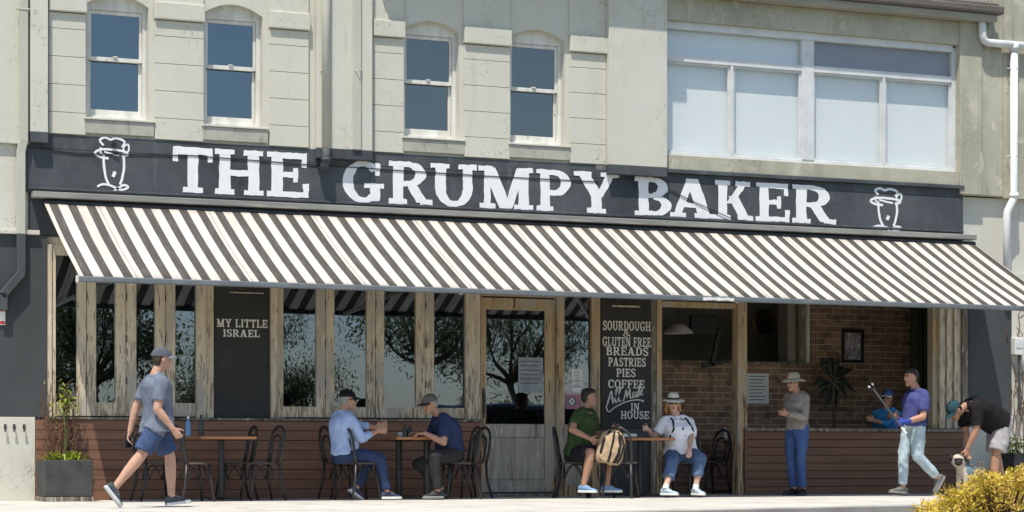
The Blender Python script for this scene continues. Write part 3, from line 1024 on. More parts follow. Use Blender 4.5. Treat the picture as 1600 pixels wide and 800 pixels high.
cx = X(35)
y = -.075
t = thing('downpipe', 'square downpipe down the left neighbour, cream above and dark below, with an angled offset', 'downpipe', (cx, y, 0))
O = V((cx, y, 0))
m = MB()
boxpipe(m, [(cx, y, 8.0), (cx, y, 4.41)])
boxpipe(m, [(cx + .0, y - .0, 4.43), (cx - .03, y + .012, 4.28)])
boxpipe(m, [(cx - .03, y + .012, 4.30), (cx - .03, y + .012, 3.275)])
m.box(cx - .1, cx + .07, y - .045, y - .01, 6.02, 6.04)
m.build('pipe', M['pipe_paint'], t, off=O, bevel=.006)
m = MB()
xe2 = X(8)
boxpipe(m, [(cx - .03, y + .012, 3.272), (cx - .03, y + .012, 2.78)], .105, .08)
boxpipe(m, [(cx - .02, y + .0, 2.80), (xe2 - .06, y - .0, 2.50)], .105, .08)
boxpipe(m, [(xe2 - .04, y, 2.55), (xe2 - .04, y, 2.33)], .105, .08)
m.build('lower_pipe', M['pipe_dark'], t, off=O, bevel=.008)
for pa, lab, gap in ((509, 'pale round downpipe on the pilaster, its dark shoe end reaching over the sign', 1), (559, 'thin pale pipe running down beside the round downpipe, left of the third sash window', 0)):
    cx = X(pa, -.15)
    r = .055 if gap else .05
    t = thing('downpipe', lab, 'downpipe', (cx, -.16, 4.2))
    O = V((cx, -.16, 4.2))
    m = MB()
    if gap:
        m.tube([(cx, -.165, 8.0), (cx, -.165, ZS)], r, 14)
        m.build('pipe', M['pipe_paint'], t, off=O, smooth=True)
        m = MB().tube([(cx, -.165, ZS - .002), (cx, -.165, 4.38), (cx - .01, -.15, 4.32), (cx - .03, -.10, 4.24)], [r, r, r, r * .95], 14)
        m.tube([(cx, -.165, 4.40), (cx, -.165, 4.36)], r + .012, 14)
        m.build('pipe_shoe', M['pipe_dark'], t, off=O, smooth=True)
    else:
        m.box(cx - .075, cx + .05, -.16, -.103, ZS, 8.0)
        m.build('pipe', M['pipe_paint'], t, off=O, bevel=.012)
    m = MB()
    pipe_bracket(m, cx, -.15, fz(pa, 111, -.15), r)
    m.build('bracket', M['pipe_paint'], t, off=O)
cx = X(1584.5, -.12)
yy = -.12
t = thing('downpipe', 'white round downpipe zigzagging from the gutter down the right grey wall', 'downpipe', (cx, yy, 2.9))
O = V((cx, yy, 2.9))
m = MB()
r = .058
za = fz(1560, 68, yy)
x0_ = X(1535, yy)
m.tube([(x0_, yy, 7.06), (x0_, yy, za + .09), (x0_ + .03, yy, za + .03), (x0_ + .09, yy, za), (cx + .6, yy, za)], r, 14)
m.build('branch', M['pipe_white'], t, off=O, smooth=True)
m = MB()
zb_ = fz(1584, 312, yy)
x2 = X(1574.5, yy)
m.tube([(cx, yy, za - .06), (cx, yy, zb_ + .05), (cx - .015, yy, zb_), (x2 + .015, yy + .02, zb_ - .17), (x2, yy + .02, zb_ - .22), (x2, yy + .02, 3.0)], r, 14)
m.tube([(cx, yy, za - .10), (cx, yy, za + .02)], r + .012, 14)
m.tube([(cx, yy, zb_ + .02), (cx, yy, zb_ + .10)], r + .010, 14)
m.build('pipe', M['pipe_white'], t, off=O, smooth=True)
m = MB()
for z in (za - .35, 5.0): pipe_bracket(m, cx, yy, z, r)
m.build('bracket', M['pipe_white'], t, off=O)
c = at(1589, 541, -.06)
t = thing('meter_box', 'pale grey meter box on the wall below the white downpipe', 'meter box', c)
MB().box(-.07, .09, -.05, .08, -.13, .13).build('box', M['pipe_white'], t, bevel=.01)
MB().box(-.055, .075, -.058, -.051, -.03, .11).build('cover', M['alu_white'], t, bevel=.004)
MB().tube([(.04, 0, -.13), (.04, 0, -.9)], .02, 8).build('conduit', M['pipe_dark'], t)
c = at(1, 493, -.01)
t = thing('wall_sign', 'small white and red sign at the left edge below the bent downpipe', 'sign', c)
MB().box(-.22, .055, -.012, 0, -.115, .115).build('plate', M['paper'], t)
MB().box(-.21, .048, -.0145, -.0125, .05, .105).box(-.21, .048, -.0145, -.0125, -.105, -.07).build('red_band', M['red'], t)
# dry vine at the right edge
random.seed(11)
vn = MB()
base = V((X(1592), -.02, 0))
for k in range(26):
    p = V((X(1590) + random.uniform(-.05, .5), .0, random.uniform(0, 1.2)))
    pts = [p.copy()]
    for j in range(random.randint(5, 12)):
        p = p + V((random.gauss(0, .05), 0, random.uniform(.08, .28)))
        p.y = .02 - abs(random.gauss(0, .03))
        if p.z > 3.5: break
        pts.append(p.copy())
    if len(pts) > 2: vn.tube(pts, .006, 5)
o = vn.build('dry_vine', M['stem'], None, off=base)
o.location = base
tag(o, 'bare dry vine stems climbing the pale wall at the right edge', 'vine')

# ================================================================= lettering
def _jit(x, z, a):
    if a == 0: return x, z
    n1 = noise.noise(V((x * 14.3, z * 14.3, 1.7)))
    n2 = noise.noise(V((x * 14.3, z * 14.3, 9.1)))
    return x + n1 * a, z + n2 * a


class Glyphs:
    """slab serif capitals painted as thin flat strokes, each a hair above the one before"""

    def __init__(s, fmap, y, rough=0.0, step=.00035):
        s.mb, s.f, s.y, s.rough, s.k, s.step, s.asp, s.bold = MB(), fmap, y, rough, 0, step, 1.0, 1.0

    def strip(s, L_, R_):
        y = s.y - s.step * (s.k % 9 + 1)
        s.k += 1
        pts = []
        for (a, b) in zip(L_, R_):
            for p in (a, b):
                x, z = s.f(*p)
                x, z = _jit(x, z, s.rough)
                pts.append((x, y, z))
        s.mb.add(pts, [(2 * i, 2 * i + 1, 2 * i + 3, 2 * i + 2) for i in range(len(L_) - 1)])

    def line(s, a, b, w, n=7):
        """a thick straight stroke; a and b are the centres of its ends and w its horizontal or normal width"""
        w = w * s.bold
        ax, az = a
        bx, bz = b
        dx, dz = bx - ax, bz - az
        l = math.hypot(dx, dz)
        px, pz = -dz / l * w / 2, dx / l * w / 2
        L_, R_ = [], []
        for i in range(n + 1):
            t = i / n
            L_.append((ax + dx * t + px, az + dz * t + pz))
            R_.append((ax + dx * t - px, az + dz * t - pz))
        s.strip(L_, R_)

    def slant(s, x0, z0, x1, z1, w, n=7):
        """a diagonal whose ends are cut level; w is the horizontal width, x the left edge"""
        x0, x1, w = x0 - w * (s.bold - 1) / 2, x1 - w * (s.bold - 1) / 2, w * s.bold
        L_ = [(x0 + (x1 - x0) * i / n, z0 + (z1 - z0) * i / n) for i in range(n + 1)]
        s.strip(L_, [(x + w, z) for x, z in L_])

    def rect(s, x0, z0, x1, z1):
        if abs(x1 - x0) > abs(z1 - z0):
            zc = (z0 + z1) / 2
            s.line((x0, zc), (x1, zc), abs(z1 - z0))
        else:
            xc = (x0 + x1) / 2
            s.line((xc, z0), (xc, z1), abs(x1 - x0))

    def arc(s, cx, cz, ro, zo, ri, zi, a0, a1, n=22, ox=0, oz=0):
        ri, zi = ri - (ro - ri) * (s.bold - 1), zi - (zo - zi) * (s.bold - 1)
        L_, R_ = [], []
        for i in range(n + 1):
            t = R(a0 + (a1 - a0) * i / n)
            L_.append((cx + ro * cos(t), cz + zo * sin(t)))
            R_.append((cx + ox + ri * cos(t), cz + oz + zi * sin(t)))
        s.strip(L_, R_)

    def path(s, pts, w, smooth=True, taper=None):
        """a brush line through points"""
        P = [V((a, b * s.asp)) for a, b in pts]
        if smooth:
            Q = []
            for i in range(len(P) - 1):
                p0, p1, p2, p3 = P[max(i - 1, 0)], P[i], P[i + 1], P[min(i + 2, len(P) - 1)]
                for j in range(6):
                    t = j / 6
                    Q.append(.5 * ((2 * p1) + (p2 - p0) * t + (2 * p0 - 5 * p1 + 4 * p2 - p3) * t * t + (3 * p1 - p0 - 3 * p2 + p3) * t ** 3))
            Q.append(P[-1])
            P = Q
        L_, R_ = [], []
        for i, p in enumerate(P):
            d = (P[min(i + 1, len(P) - 1)] - P[max(i - 1, 0)])
            d = d.normalized() if d.length > 1e-9 else V((1, 0))
            k = w / 2
            if taper: k *= taper(i / (len(P) - 1))
            L_.append((p.x - d.y * k, p.y + d.x * k))
            R_.append((p.x + d.y * k, p.y - d.x * k))
        s.strip(L_, R_)

    def stem(s, x, z0=0, z1=1, w=.2, foot=True, head=True, e=.09, t=.11):
        s.rect(x, z0, x + w, z1)
        if foot: s.rect(x - e, z0, x + w + e, z0 + t)
        if head: s.rect(x - e, z1 - t, x + w + e, z1)

    def glyph(s, ch):
        S = s
        if ch == 'T':
            S.rect(0, .85, .8, 1); S.rect(0, .68, .1, .85); S.rect(.7, .68, .8, .85); S.stem(.3, 0, .86, .2, True, False, .1)
        elif ch == 'H':
            S.stem(.1); S.stem(.66); S.rect(.3, .42, .66, .55)
        elif ch == 'I':
            S.stem(.1)
        elif ch in 'EF':
            S.stem(.1, foot=True, head=True); S.rect(.3, .87, .75, 1); S.rect(.66, .68, .75, .87); S.rect(.3, .44, .5, .56); S.rect(.5, .34, .58, .66)
            if ch == 'E': S.rect(.3, 0, .78, .12); S.rect(.68, .12, .78, .32)
        elif ch == 'L':
            S.stem(.1); S.rect(.3, 0, .72, .12); S.rect(.62, .12, .72, .34)
        elif ch in 'RP':
            S.stem(.1); S.rect(.3, .88, .45, 1); 
            lo = .42 if ch == 'R' else .38
            zc, zo = (1 + lo) / 2, (1 - lo) / 2
            S.rect(.3, lo, .45, lo + .12)
            S.arc(.43, zc, .36, zo, .15, zo - .125, -92, 92)
            if ch == 'R': S.slant(.60, .05, .38, .45, .22); S.rect(.66, 0, .93, .12)
        elif ch == 'B':
            S.stem(.1, e=.09); S.rect(.3, .88, .42, 1); S.rect(.3, .46, .44, .57); S.rect(.3, 0, .44, .12)
            S.arc(.40, .74, .33, .26, .13, .145, -92, 92); S.arc(.42, .27, .40, .27, .18, .155, -92, 92)
        elif ch == 'D':
            S.stem(.1); S.rect(.3, .88, .42, 1); S.rect(.3, 0, .42, .12); S.arc(.40, .5, .48, .5, .25, .385, -92, 92, 28)
        elif ch == 'O':
            S.arc(.45, .5, .45, .52, .23, .40, 0, 361, 36)
        elif ch in 'GC':
            S.arc(.46, .5, .46, .52, .24, .40, 38, 318, 34); S.rect(.72, .66, .83, .98)
            if ch == 'G': S.rect(.62, .04, .82, .42); S.rect(.48, .36, .92, .47)
            else: S.rect(.72, .06, .81, .26)
        elif ch == 'U':
            S.rect(0, .89, .38, 1); S.rect(.56, .89, .94, 1); S.rect(.1, .36, .3, .9); S.rect(.66, .36, .84, .9); S.arc(.47, .38, .37, .40, .18, .27, 180, 360, 22)
        elif ch == 'M':
            S.rect(0, .89, .3, 1); S.rect(.84, .89, 1.14, 1); S.stem(.12, 0, .95, .13, True, False, .1); S.stem(.84, 0, .95, .2, True, False, .1)
            S.slant(.44, .0, .10, .98, .24); S.slant(.53, .02, .80, .98, .17)
        elif ch == 'N':
            S.rect(0, .89, .26, 1); S.stem(.1, 0, .95, .13, True, False, .09); S.stem(.70, 0, .95, .13, False, False); S.rect(.58, .89, .94, 1); S.slant(.62, 0, .08, .98, .24)
        elif ch == 'Y':
            S.rect(0, .89, .36, 1); S.rect(.54, .89, .92, 1); S.slant(.36, .40, .10, .92, .23); S.slant(.44, .40, .66, .92, .15); S.stem(.36, 0, .45, .2, True, False, .1)
        elif ch == 'A':
            S.slant(.07, .05, .36, 1, .16); S.slant(.62, .05, .34, 1, .25); S.rect(.22, .26, .66, .38); S.rect(0, 0, .33, .11); S.rect(.52, 0, .97, .11)
        elif ch == 'K':
            S.stem(.1); S.slant(.28, .42, .60, .92, .17); S.slant(.60, .05, .34, .60, .23); S.rect(.50, .89, .86, 1); S.rect(.56, 0, .94, .11)
        elif ch == 'S':
            S.arc(.36, .74, .34, .28, .15, .155, 30, 262, 20); S.arc(.36, .27, .36, .29, .16, .16, 82, -150, 20)
            S.rect(.58, .70, .67, .96); S.rect(.02, .04, .11, .32)
            S.line((.24, .60), (.50, .42), .2, 3)
        elif ch == '&':
            S.path([(.85, .05), (.55, .35), (.25, .70), (.32, .95), (.55, .92), (.55, .70), (.25, .45), (.08, .22), (.25, .03), (.55, .08), (.80, .40)], .12)


WID = dict(T=.8, H=.96, I=.4, E=.78, F=.76, L=.73, R=.93, P=.8, B=.83, D=.89, O=.9, G=.92, C=.84, U=.94, M=1.14, N=.94, Y=.92, A=.97, K=.94, S=.72)
WID['&'] = .9
WID[' '] = .35


def word_on(parent, name, text, x0, x1, zb, h, y, mat, off=None, rough=.0, gap=.10, slope=0.0):
    tot = sum(WID[c] for c in text) + gap * (len(text) - 1)
    k = (x1 - x0) / tot
    x = x0
    G = None
    for c in text:
        if c == ' ':
            G.mb.build(name, mat, parent, off=off)
            G = None
        else:
            f = lambda a, b, x=x: (x + a * k, zb + b * h)
            if G is None: G = Glyphs(f, y, rough)
            G.f = f
            G.k = 0
            G.glyph(c)
        x += (WID[c] + gap) * k
    return G.mb.build(name, mat, parent, off=off)


# ================================================================= painted sign band
YS = -.028
sg = thing('shop_sign', 'long charcoal board across the facade with large white serif lettering and two cap drawings', 'sign', (X(760), YS, 4.0))
O = sg.location.copy()
ZSB = 3.80
m = MB()
for a, b in ((X(40), X(300)), (X(300) + .004, X(577)), (X(577) + .004, X(930)), (X(930) + .004, X(1503))):
    m.box(a, b, YS, -.002, ZSB, 4.345)
    m.box(a, b, YS + .004, -.002, 4.352, ZS - .003 if b < X(1100) else 4.47)
m.build('board', M['charcoal'], sg, off=O, bevel=.003)
m = MB().box(X(40), X(1503), YS - .022, YS - .001, 3.835, 3.865)
m.build('lower_bead', M['charcoal'], sg, off=O, bevel=.006)
LET = [('T', 270, 332), ('H', 335, 412), ('E', 416, 482), ('G', 535, 600), ('R', 607, 676), ('U', 673, 745), ('M', 747.5, 833), ('P', 838, 892), ('Y', 896.5, 967),
       ('B', 991, 1050.5), ('A', 1047.5, 1117), ('K', 1116, 1177), ('E', 1180.5, 1233), ('R', 1237, 1306.5)]
for i, (c, a, b) in enumerate(LET):
    xa, xb = X(a, YS), X(b, YS)
    k = (xb - xa) / WID[c]
    big = c in 'TGB' and i in (0, 3, 9)
    z0, z1 = 3.872, 4.43
    if i in (3, 9): z1 = 4.40
    if i > 9: z1 = 4.41
    if i < 3: z0, z1 = 3.89, 4.46
    G = Glyphs(lambda p, q, xa=xa, k=k, z0=z0, z1=z1: (xa + p * k, z0 + q * (z1 - z0)), YS - .001, rough=.014, step=.0005)
    G.bold = 1.07
    G.glyph(c)
    G.mb.build('letter', M['white_paint'], sg, off=O)


def emblem(xa, xb, za, zb, n):
    """a few brush strokes: a cap, a long face and a flourish"""
    W, H = xb - xa, zb - za
    G = Glyphs(lambda p, q: (xa + p * W, za + q * W), YS - .001, rough=.003, step=.0005)
    G.asp = H / W
    w = .062
    G.path([(.28, .84), (.18, .93), (.32, .985), (.48, .95), (.62, .985), (.86, .93), (.80, .82)], w)
    G.path([(.20, .80), (.20, .70), (.28, .66)], w * .8)
    G.path([(.86, .70), (.84, .82), (.97, .88), (.98, .76), (.86, .70)], w * .8)
    G.path([(.42, .60), (.18, .62), (.04, .69), (.22, .76), (.55, .765), (.88, .74), (.95, .68), (.78, .65)], w)
    G.path([(.30, .72), (.55, .68), (.72, .66)], w * .8)
    G.path([(.28, .66), (.29, .45), (.34, .25), (.42, .12)], w * 1.1)
    G.path([(.84, .66), (.85, .45), (.80, .25), (.74, .12)], w * 1.1)
    G.path([(.60, .36), (.54, .26)], w * 1.5, False)
    G.path([(.10, .065), (.28, .115), (.50, .09), (.74, .03), (.90, .05), (.96, .09), (.84, .115), (.70, .06), (.56, -.01)], w)
    G.mb.build('emblem', M['white_paint'], sg, off=O)


emblem(X(146, YS), X(202, YS), fz(172, 298, YS), fz(172, 214, YS), 0)
emblem(X(1358, YS), X(1409, YS), fz(1384, 361, YS), fz(1384, 294, YS), 1)
m = MB().tube([V(at(178, 226.5, YS - .021)), V(at(178, 226.5, YS - .06))], .035, 14)
m.build('pipe_stub', M['black'], sg, off=O)
# cables strung along the sign
cb = MB()
p = [at(58, 231, -.037), at(120, 240, -.037), at(300, 243, -.037), at(480, 257, -.037), at(575, 263, -.037), at(760, 275, -.037), at(935, 284, -.037)]
cb.tube(p, .006, 5)
o = cb.build('cable', M['black'], None, off=p[0])
o.location = p[0]
tag(o, 'thin black cable strung along the upper part of the sign board', 'cable')
cb = MB()
p = [at(1045, 296, -.04), at(1090, 318, -.04), at(1140, 340, -.045), at(1195, 357, -.058)]
cb.tube(p, .006, 5)
o = cb.build('cable', M['black'], None, off=p[0])
o.location = p[0]
tag(o, 'short black cable sagging diagonally over the right part of the sign', 'cable')

# ================================================================= awning
YA, YF, ZAT, ZAF = -.13, -2.18, 3.655, 2.605
aw = thing('awning', 'long black and cream striped canvas awning stretched out over the cafe front', 'awning', (X(790), 0, 3.7))
O = aw.location.copy()
xa, xb = X(66), X(1517)
m = MB()
n, nk = 60, 10
top, bot = [], []
for i in range(n + 1):
    x = xa + (xb - xa) * i / n
    rt, rb = [], []
    for j in range(nk + 1):
        t = j / nk
        sag = -.022 * sin(pi * t) * (1 + .4 * sin(i * .9)) + .007 * sin(i * .55) * t + .004 * sin(i * 1.7 + 1)
        y_, z_ = YA + (YF - YA) * t, ZAT + (ZAF - ZAT) * t + sag
        rt.append((x, y_, z_))
        rb.append((x, y_ + .001, z_ - .003))
    m.v += [V(q) for q in rt]
N1 = nk + 1
for i in range(n):
    for j in range(nk):
        m.f.append((i * N1 + j, i * N1 + j + 1, (i + 1) * N1 + j + 1, (i + 1) * N1 + j))
cv = m.build('canopy', M['stripe'], aw, smooth=True, off=O)
sm = cv.modifiers.new('thickness', 'SOLIDIFY')
sm.thickness = .002
m = MB().box(xa - .03, xb + .02, YF - .045, YF + .02, ZAF - .062, ZAF + .004)
m.build('front_bar', M['bar_grey'], aw, off=O, bevel=.012)
for xe in (xa - .04, xb + .01):
    m = MB().box(xe, xe + .022, YF - .052, YF + .028, ZAF - .07, ZAF + .012)
    m.build('end_cap', M['sash_white'], aw, off=O, bevel=.006)
m = MB().box(X(48), X(1516), -.17, -.003, 3.725, 3.80)
m.build('capping', M['trim'], aw, off=O, bevel=.008)
m = MB().tube([(xa, -.085, 3.665), (xb, -.085, 3.665)], .045, 12)
m.build('roller', M['iron'], aw, off=O)
# folding arms under the canvas
for xm in (xa + .5, xa + 4.6, xb - 5.0, xb - .5):
    d = 1 if xm < 0 else -1
    m = MB()
    e = V((xm + d * .95, (YF + YA) / 2 + .1, (ZAF + ZAT) / 2 - .16))
    m.bar((xm, -.10, ZAT - .12), e, .045, .06)
    m.bar(e, (xm + d * .1, YF + .02, ZAF - .05), .04, .05)
    m.tube([e - V((0, 0, .04)), e + V((0, 0, .04))], .03, 10)
    m.build('folding_arm', M['sash_white'], aw, off=O, bevel=.006)
m = MB()
for i in range(7):
    x = X(955) + .24 + i * .065
    m.box(x, x + .062, YF - .049, YF - .047 + .001, ZAF - .055 + .004 * (i % 3), ZAF - .016 + .005 * (i % 2))
m.build('peeling_tape', M['cream_paint'], aw, off=O)

# ================================================================= lettered boards
YB = .015
bd = thing('menu_board', 'tall black panel listing breads, pastries, pies and coffee in cream lettering', 'sign', (X(979), YB, 1.0))
O = bd.location.copy()
m = MB().box(X(940.5), X(1018), YB, YB + .03, fz(980, 668, YB), 3.26)
m.build('panel', M['board'], bd, off=O, bevel=.003)


def brd(text, a, b, yt, yb, par=None, off=None, Yp=None, mat='cream_paint'):
    Yp = YB if Yp is None else Yp
    xm = (a + b) / 2
    zb_, zt_ = fz(xm, yb, Yp), fz(xm, yt, Yp)
    word_on(par or bd, 'lettering', text, X(a, Yp), X(b, Yp), zb_, zt_ - zb_, Yp - .001, M[mat], off=O if off is None else off)


brd('SOURDOUGH', 942, 1016.5, 502, 516.5)
brd('&', 973, 985, 516.5, 525.5)
brd('GLUTEN FREE', 941.5, 1017, 527, 541.5)
brd('BREADS', 947, 1013, 542.5, 555.5)
brd('PASTRIES', 950.5, 1009, 559, 572.5)
brd('PIES', 963, 993, 576, 589)
brd('COFFEE', 950, 1007, 593.5, 606.5)
brd('IN', 985.5, 999, 630, 641.5)
brd('HOUSE', 970, 1014, 642.5, 654.5)


def script_map(px0, py0, px1, py1, slope):
    """unit square onto a slanting line of handwriting on the panel"""
    def f(p, q):
        px = px0 + (px1 - px0) * p
        w = at(px, py0 + (py1 - py0) * q / .48 + slope * (px - px0), YB)
        return w.x, w.z
    return f


G = Glyphs(script_map(947, 635, 1001, 615, -.30), YB - .001, step=.0003)
G.asp = .48
w = .042
G.path([(0, -.05), (.05, .25), (.13, 1.0), (.16, 1.0), (.18, .45), (.20, .05)], w * .8)
G.path([(.03, .42), (.12, .52), (.22, .50)], w * .6)
G.path([(.22, .2), (.30, .85), (.33, 1.1), (.29, 1.1), (.26, .4), (.29, .05), (.33, .2)], w * .7)
G.path([(.33, .2), (.40, .85), (.43, 1.1), (.39, 1.1), (.365, .4), (.39, .05), (.43, .15)], w * .7)
G.path([(.50, .0), (.55, .5), (.58, .85), (.60, .5), (.60, .2), (.66, .6), (.69, .85), (.69, .4), (.71, .05), (.74, .1)], w * .8)
G.path([(.83, .45), (.78, .45), (.76, .15), (.80, .05), (.84, .45), (.83, .1), (.86, .08)], w * .65)
G.path([(.94, .40), (.89, .42), (.87, .12), (.91, .05), (.97, .95)], w * .65)
G.path([(.965, .6), (.95, .1), (.98, .05)], w * .65)
G.path([(1.0, .22), (1.05, .40), (1.02, .48), (.99, .25), (1.02, .04), (1.07, .15)], w * .65)
G.path([(.10, -.52), (.25, -.28), (.55, -.12), (.85, -.18), (1.07, -.42), (1.04, -.52)], w * .9)
G.path([(.0, -.05), (.05, -.42), (.10, -.52)], w * .6)
G.mb.build('script_lettering', M['cream_paint'], bd, off=O)
m = MB().box(X(957), X(1000), YB - .02, YB - .001, fz(978, 480, YB), fz(978, 477.5, YB))
m.build('top_strip', M['timber'], bd, off=O)

YB2 = YT + .03
b2_ = thing('wall_sign', 'tall charcoal panel with two short lines of cream lettering between the timber window runs', 'sign', (X(379), YB2, 1.1))
O2 = b2_.location.copy()
m = MB().box(X(336), X(423), YB2, YB2 + .018, 1.04, 3.26)
m.build('panel', M['board'], b2_, off=O2, bevel=.003)
brd('MY LITTLE', 338.5, 418, 499, 511.5, b2_, O2, YB2)
brd('ISRAEL', 348.5, 405.5, 515, 526.5, b2_, O2, YB2)
m = MB().box(X(360), X(414), YB2 - .02, YB2 - .001, fz(387, 458.5, YB2), fz(387, 457, YB2))
m.build('top_strip', M['timber'], b2_, off=O2)

# papers on the sidelight glass
for (a, b, y0, y1, nm, lab) in ((893, 910, 577, 594, 'white square notice taped to the sidelight glass beside the door', 'paper_notice'), (894.5, 910, 596, 603, 'narrow white slip taped below the square notice on the sidelight', 'paper_notice'),
                                (893.5, 907, 606, 612, 'lowest small white slip on the sidelight above the pink poster', 'paper_notice'), (883.5, 909, 616, 639, 'pink poster with a round black ring on the sidelight glass', 'poster')):
    Yp = YT + .046
    c = at((a + b) / 2, (y0 + y1) / 2, Yp)
    t = thing(lab, nm, 'poster' if lab == 'poster' else 'notice', c)
    W, H = X(b) - X(a), fz(900, y0, Yp) - fz(900, y1, Yp)
    MB().box(-W / 2, W / 2, -.0015, 0, -H / 2, H / 2).build('sheet', M['pink' if lab == 'poster' else 'paper'], t)
    if lab == 'poster':
        MB().lathe((0, 0, 0), [(.001, 0), (.065, 0), (.065, .001), (.001, .001)], 20).build('disc', M['paper'], t).matrix_local = Matrix.Translation((-.03, -.004, 0)) @ Matrix.Rotation(R(90), 4, 'X')
        mm = MB()
        mm.tube([V((.055 * cos(u), -.008, .055 * sin(u))) + V((-.03, 0, 0)) for u in [2 * pi * j / 24 for j in range(24)]], .007, 5, closed=True)
        mm.bar((-.065, -.008, -.035), (.005, -.008, .035), .012, .004)
        mm.bar((-.065, -.010, .035), (.005, -.010, -.035), .012, .004)
        mm.build('ring', M['black'], t)
    elif 'square' in nm:
        mm = MB()
        for k in range(5): mm.box(-.05, .05 - .02 * (k % 2), -.0035, -.002, .05 - k * .022, .056 - k * .022)
        mm.build('print', M['print'], t)
Yp = YT + .062
c = at(829, 586, Yp)
t = thing('paper_notice', 'white poster toned down to grey on the glass of the front door', 'notice', c)
W, H = X(848, Yp) - X(810, Yp), fz(829, 557, Yp) - fz(829, 612, Yp)
MB().box(-W / 2, W / 2, -.002, .002, -H / 2, H / 2).build('sheet', pm('dimmed_paper', (.30, .34, .36), (.22, .25, .27), (9, 9, 9), rough=.7), t)  # white sheet; dimming by glass and shade is mixed into its grey
m = MB()
for k in range(6): m.box(-W / 2 + .03, W / 2 - .03 - .05 * (k % 2), -.0045, -.003, H / 2 - .06 - k * H / 8, H / 2 - .045 - k * H / 8)
m.build('print', M['print'], t)
# interior wall items
Yp = BY - .02
c = at(1331.5, 541, Yp)
t = thing('framed_picture', 'black framed picture with a pale purple print hanging on the brick wall', 'picture', c)
W, H = X(1349, Yp) - X(1315, Yp), fz(1331, 515, Yp) - fz(1331, 567, Yp)
m = MB()
m.box(-W / 2, W / 2, -.03, .0, H / 2 - .05, H / 2).box(-W / 2, W / 2, -.03, .0, -H / 2, -H / 2 + .05)
m.box(-W / 2, -W / 2 + .05, -.03, 0, -H / 2 + .05, H / 2 - .05).box(W / 2 - .05, W / 2, -.03, 0, -H / 2 + .05, H / 2 - .05)
m.build('frame', M['black'], t, bevel=.004)
MB().box(-W / 2 + .05, W / 2 - .05, -.012, 0, -H / 2 + .05, H / 2 - .05).build('print', M['art'], t)
m = MB()
m.box(-W / 2 + .07, -W / 2 + .10, -.0135, -.0125, H / 2 - .16, H / 2 - .08).box(-W / 2 + .07, -W / 2 + .11, -.0135, -.0125, -H / 2 + .07, -H / 2 + .13)
m.build('print_detail', M['print'], t)
c = at(1184, 607, Yp)
t = thing('paper_notice', 'large white notice with printed lines on the inner brick wall', 'notice', c)
W, H = X(1201, Yp) - X(1167, Yp), fz(1184, 583, Yp) - fz(1184, 630, Yp)
MB().box(-W / 2, W / 2, -.004, 0, -H / 2, H / 2).build('sheet', M['paper'], t)
m = MB()
for k in range(8): m.box(-W / 2 + .04, W / 2 - .04 - .03 * (k % 3), -.0055, -.0045, H / 2 - .05 - k * H / 9, H / 2 - .038 - k * H / 9)
m.build('print', M['print'], t)
c = at(1292, 565, Yp)
t = thing('framed_picture', 'small dark framed picture partly behind the indoor plant', 'picture', c)
MB().box(-.11, .11, -.02, 0, -.05, .05).build('frame', M['black'], t, bevel=.004)
MB().box(-.09, .09, -.022, -.0205, -.03, .035).build('print', M['print'], t)
c = at(1192, 503, 3.47)
t = thing('wall_clock', 'round dull brass clock on the dim kitchen wall seen through the hatch', 'clock', c)
MB().lathe((0, 0, 0), [(.002, .0), (.19, .0), (.2, .03), (.17, .05), (.15, .04), (.002, .04)], 28).build('case', M['brass'], t, smooth=True, sharp=40).matrix_local = Matrix.Rotation(R(90), 4, 'X')
m = MB().bar((0, -.045, 0), (.03, -.045, .09), .012, .004).bar((0, -.047, 0), (.07, -.047, -.03), .01, .004)
m.build('hands', M['black'], t)
c = at(1060, 520, 1.3)
t = thing('pendant_lamp', 'pale pendant lamp shade hanging inside the open doorway', 'lamp', c)
MB().lathe((0, 0, 0), [(.02, .14), (.10, .12), (.20, .03), (.225, -.01), (.215, -.01), (.19, .025), (.02, .12)], 26).build('shade', M['ceramic'], t, smooth=True, sharp=50)
MB().tube([(0, 0, .14), (0, 0, 3.2 - c.z)], .006, 6).build('cord', M['black'], t)
c = at(1120, 530, 1.6)
t = thing('screen_bracket', 'black wall bracket holding a tilted screen above the brick ledge', 'bracket', c)
a_, b_ = at(1124, 512, 1.65) - c, at(1112, 572, 1.65) - c
MB().bar(a_, b_, .05, .05).bar(b_ + V((-.16, 0, -.01)), b_ + V((.28, 0, .08)), .05, .05).build('arm', M['black'], t)
a_ = at(1100, 507, 1.62) - c
MB().box(a_.x - .24, a_.x + .18, -.03, .05, a_.z - .14, a_.z + .14).build('screen', M['black'], t, bevel=.01)

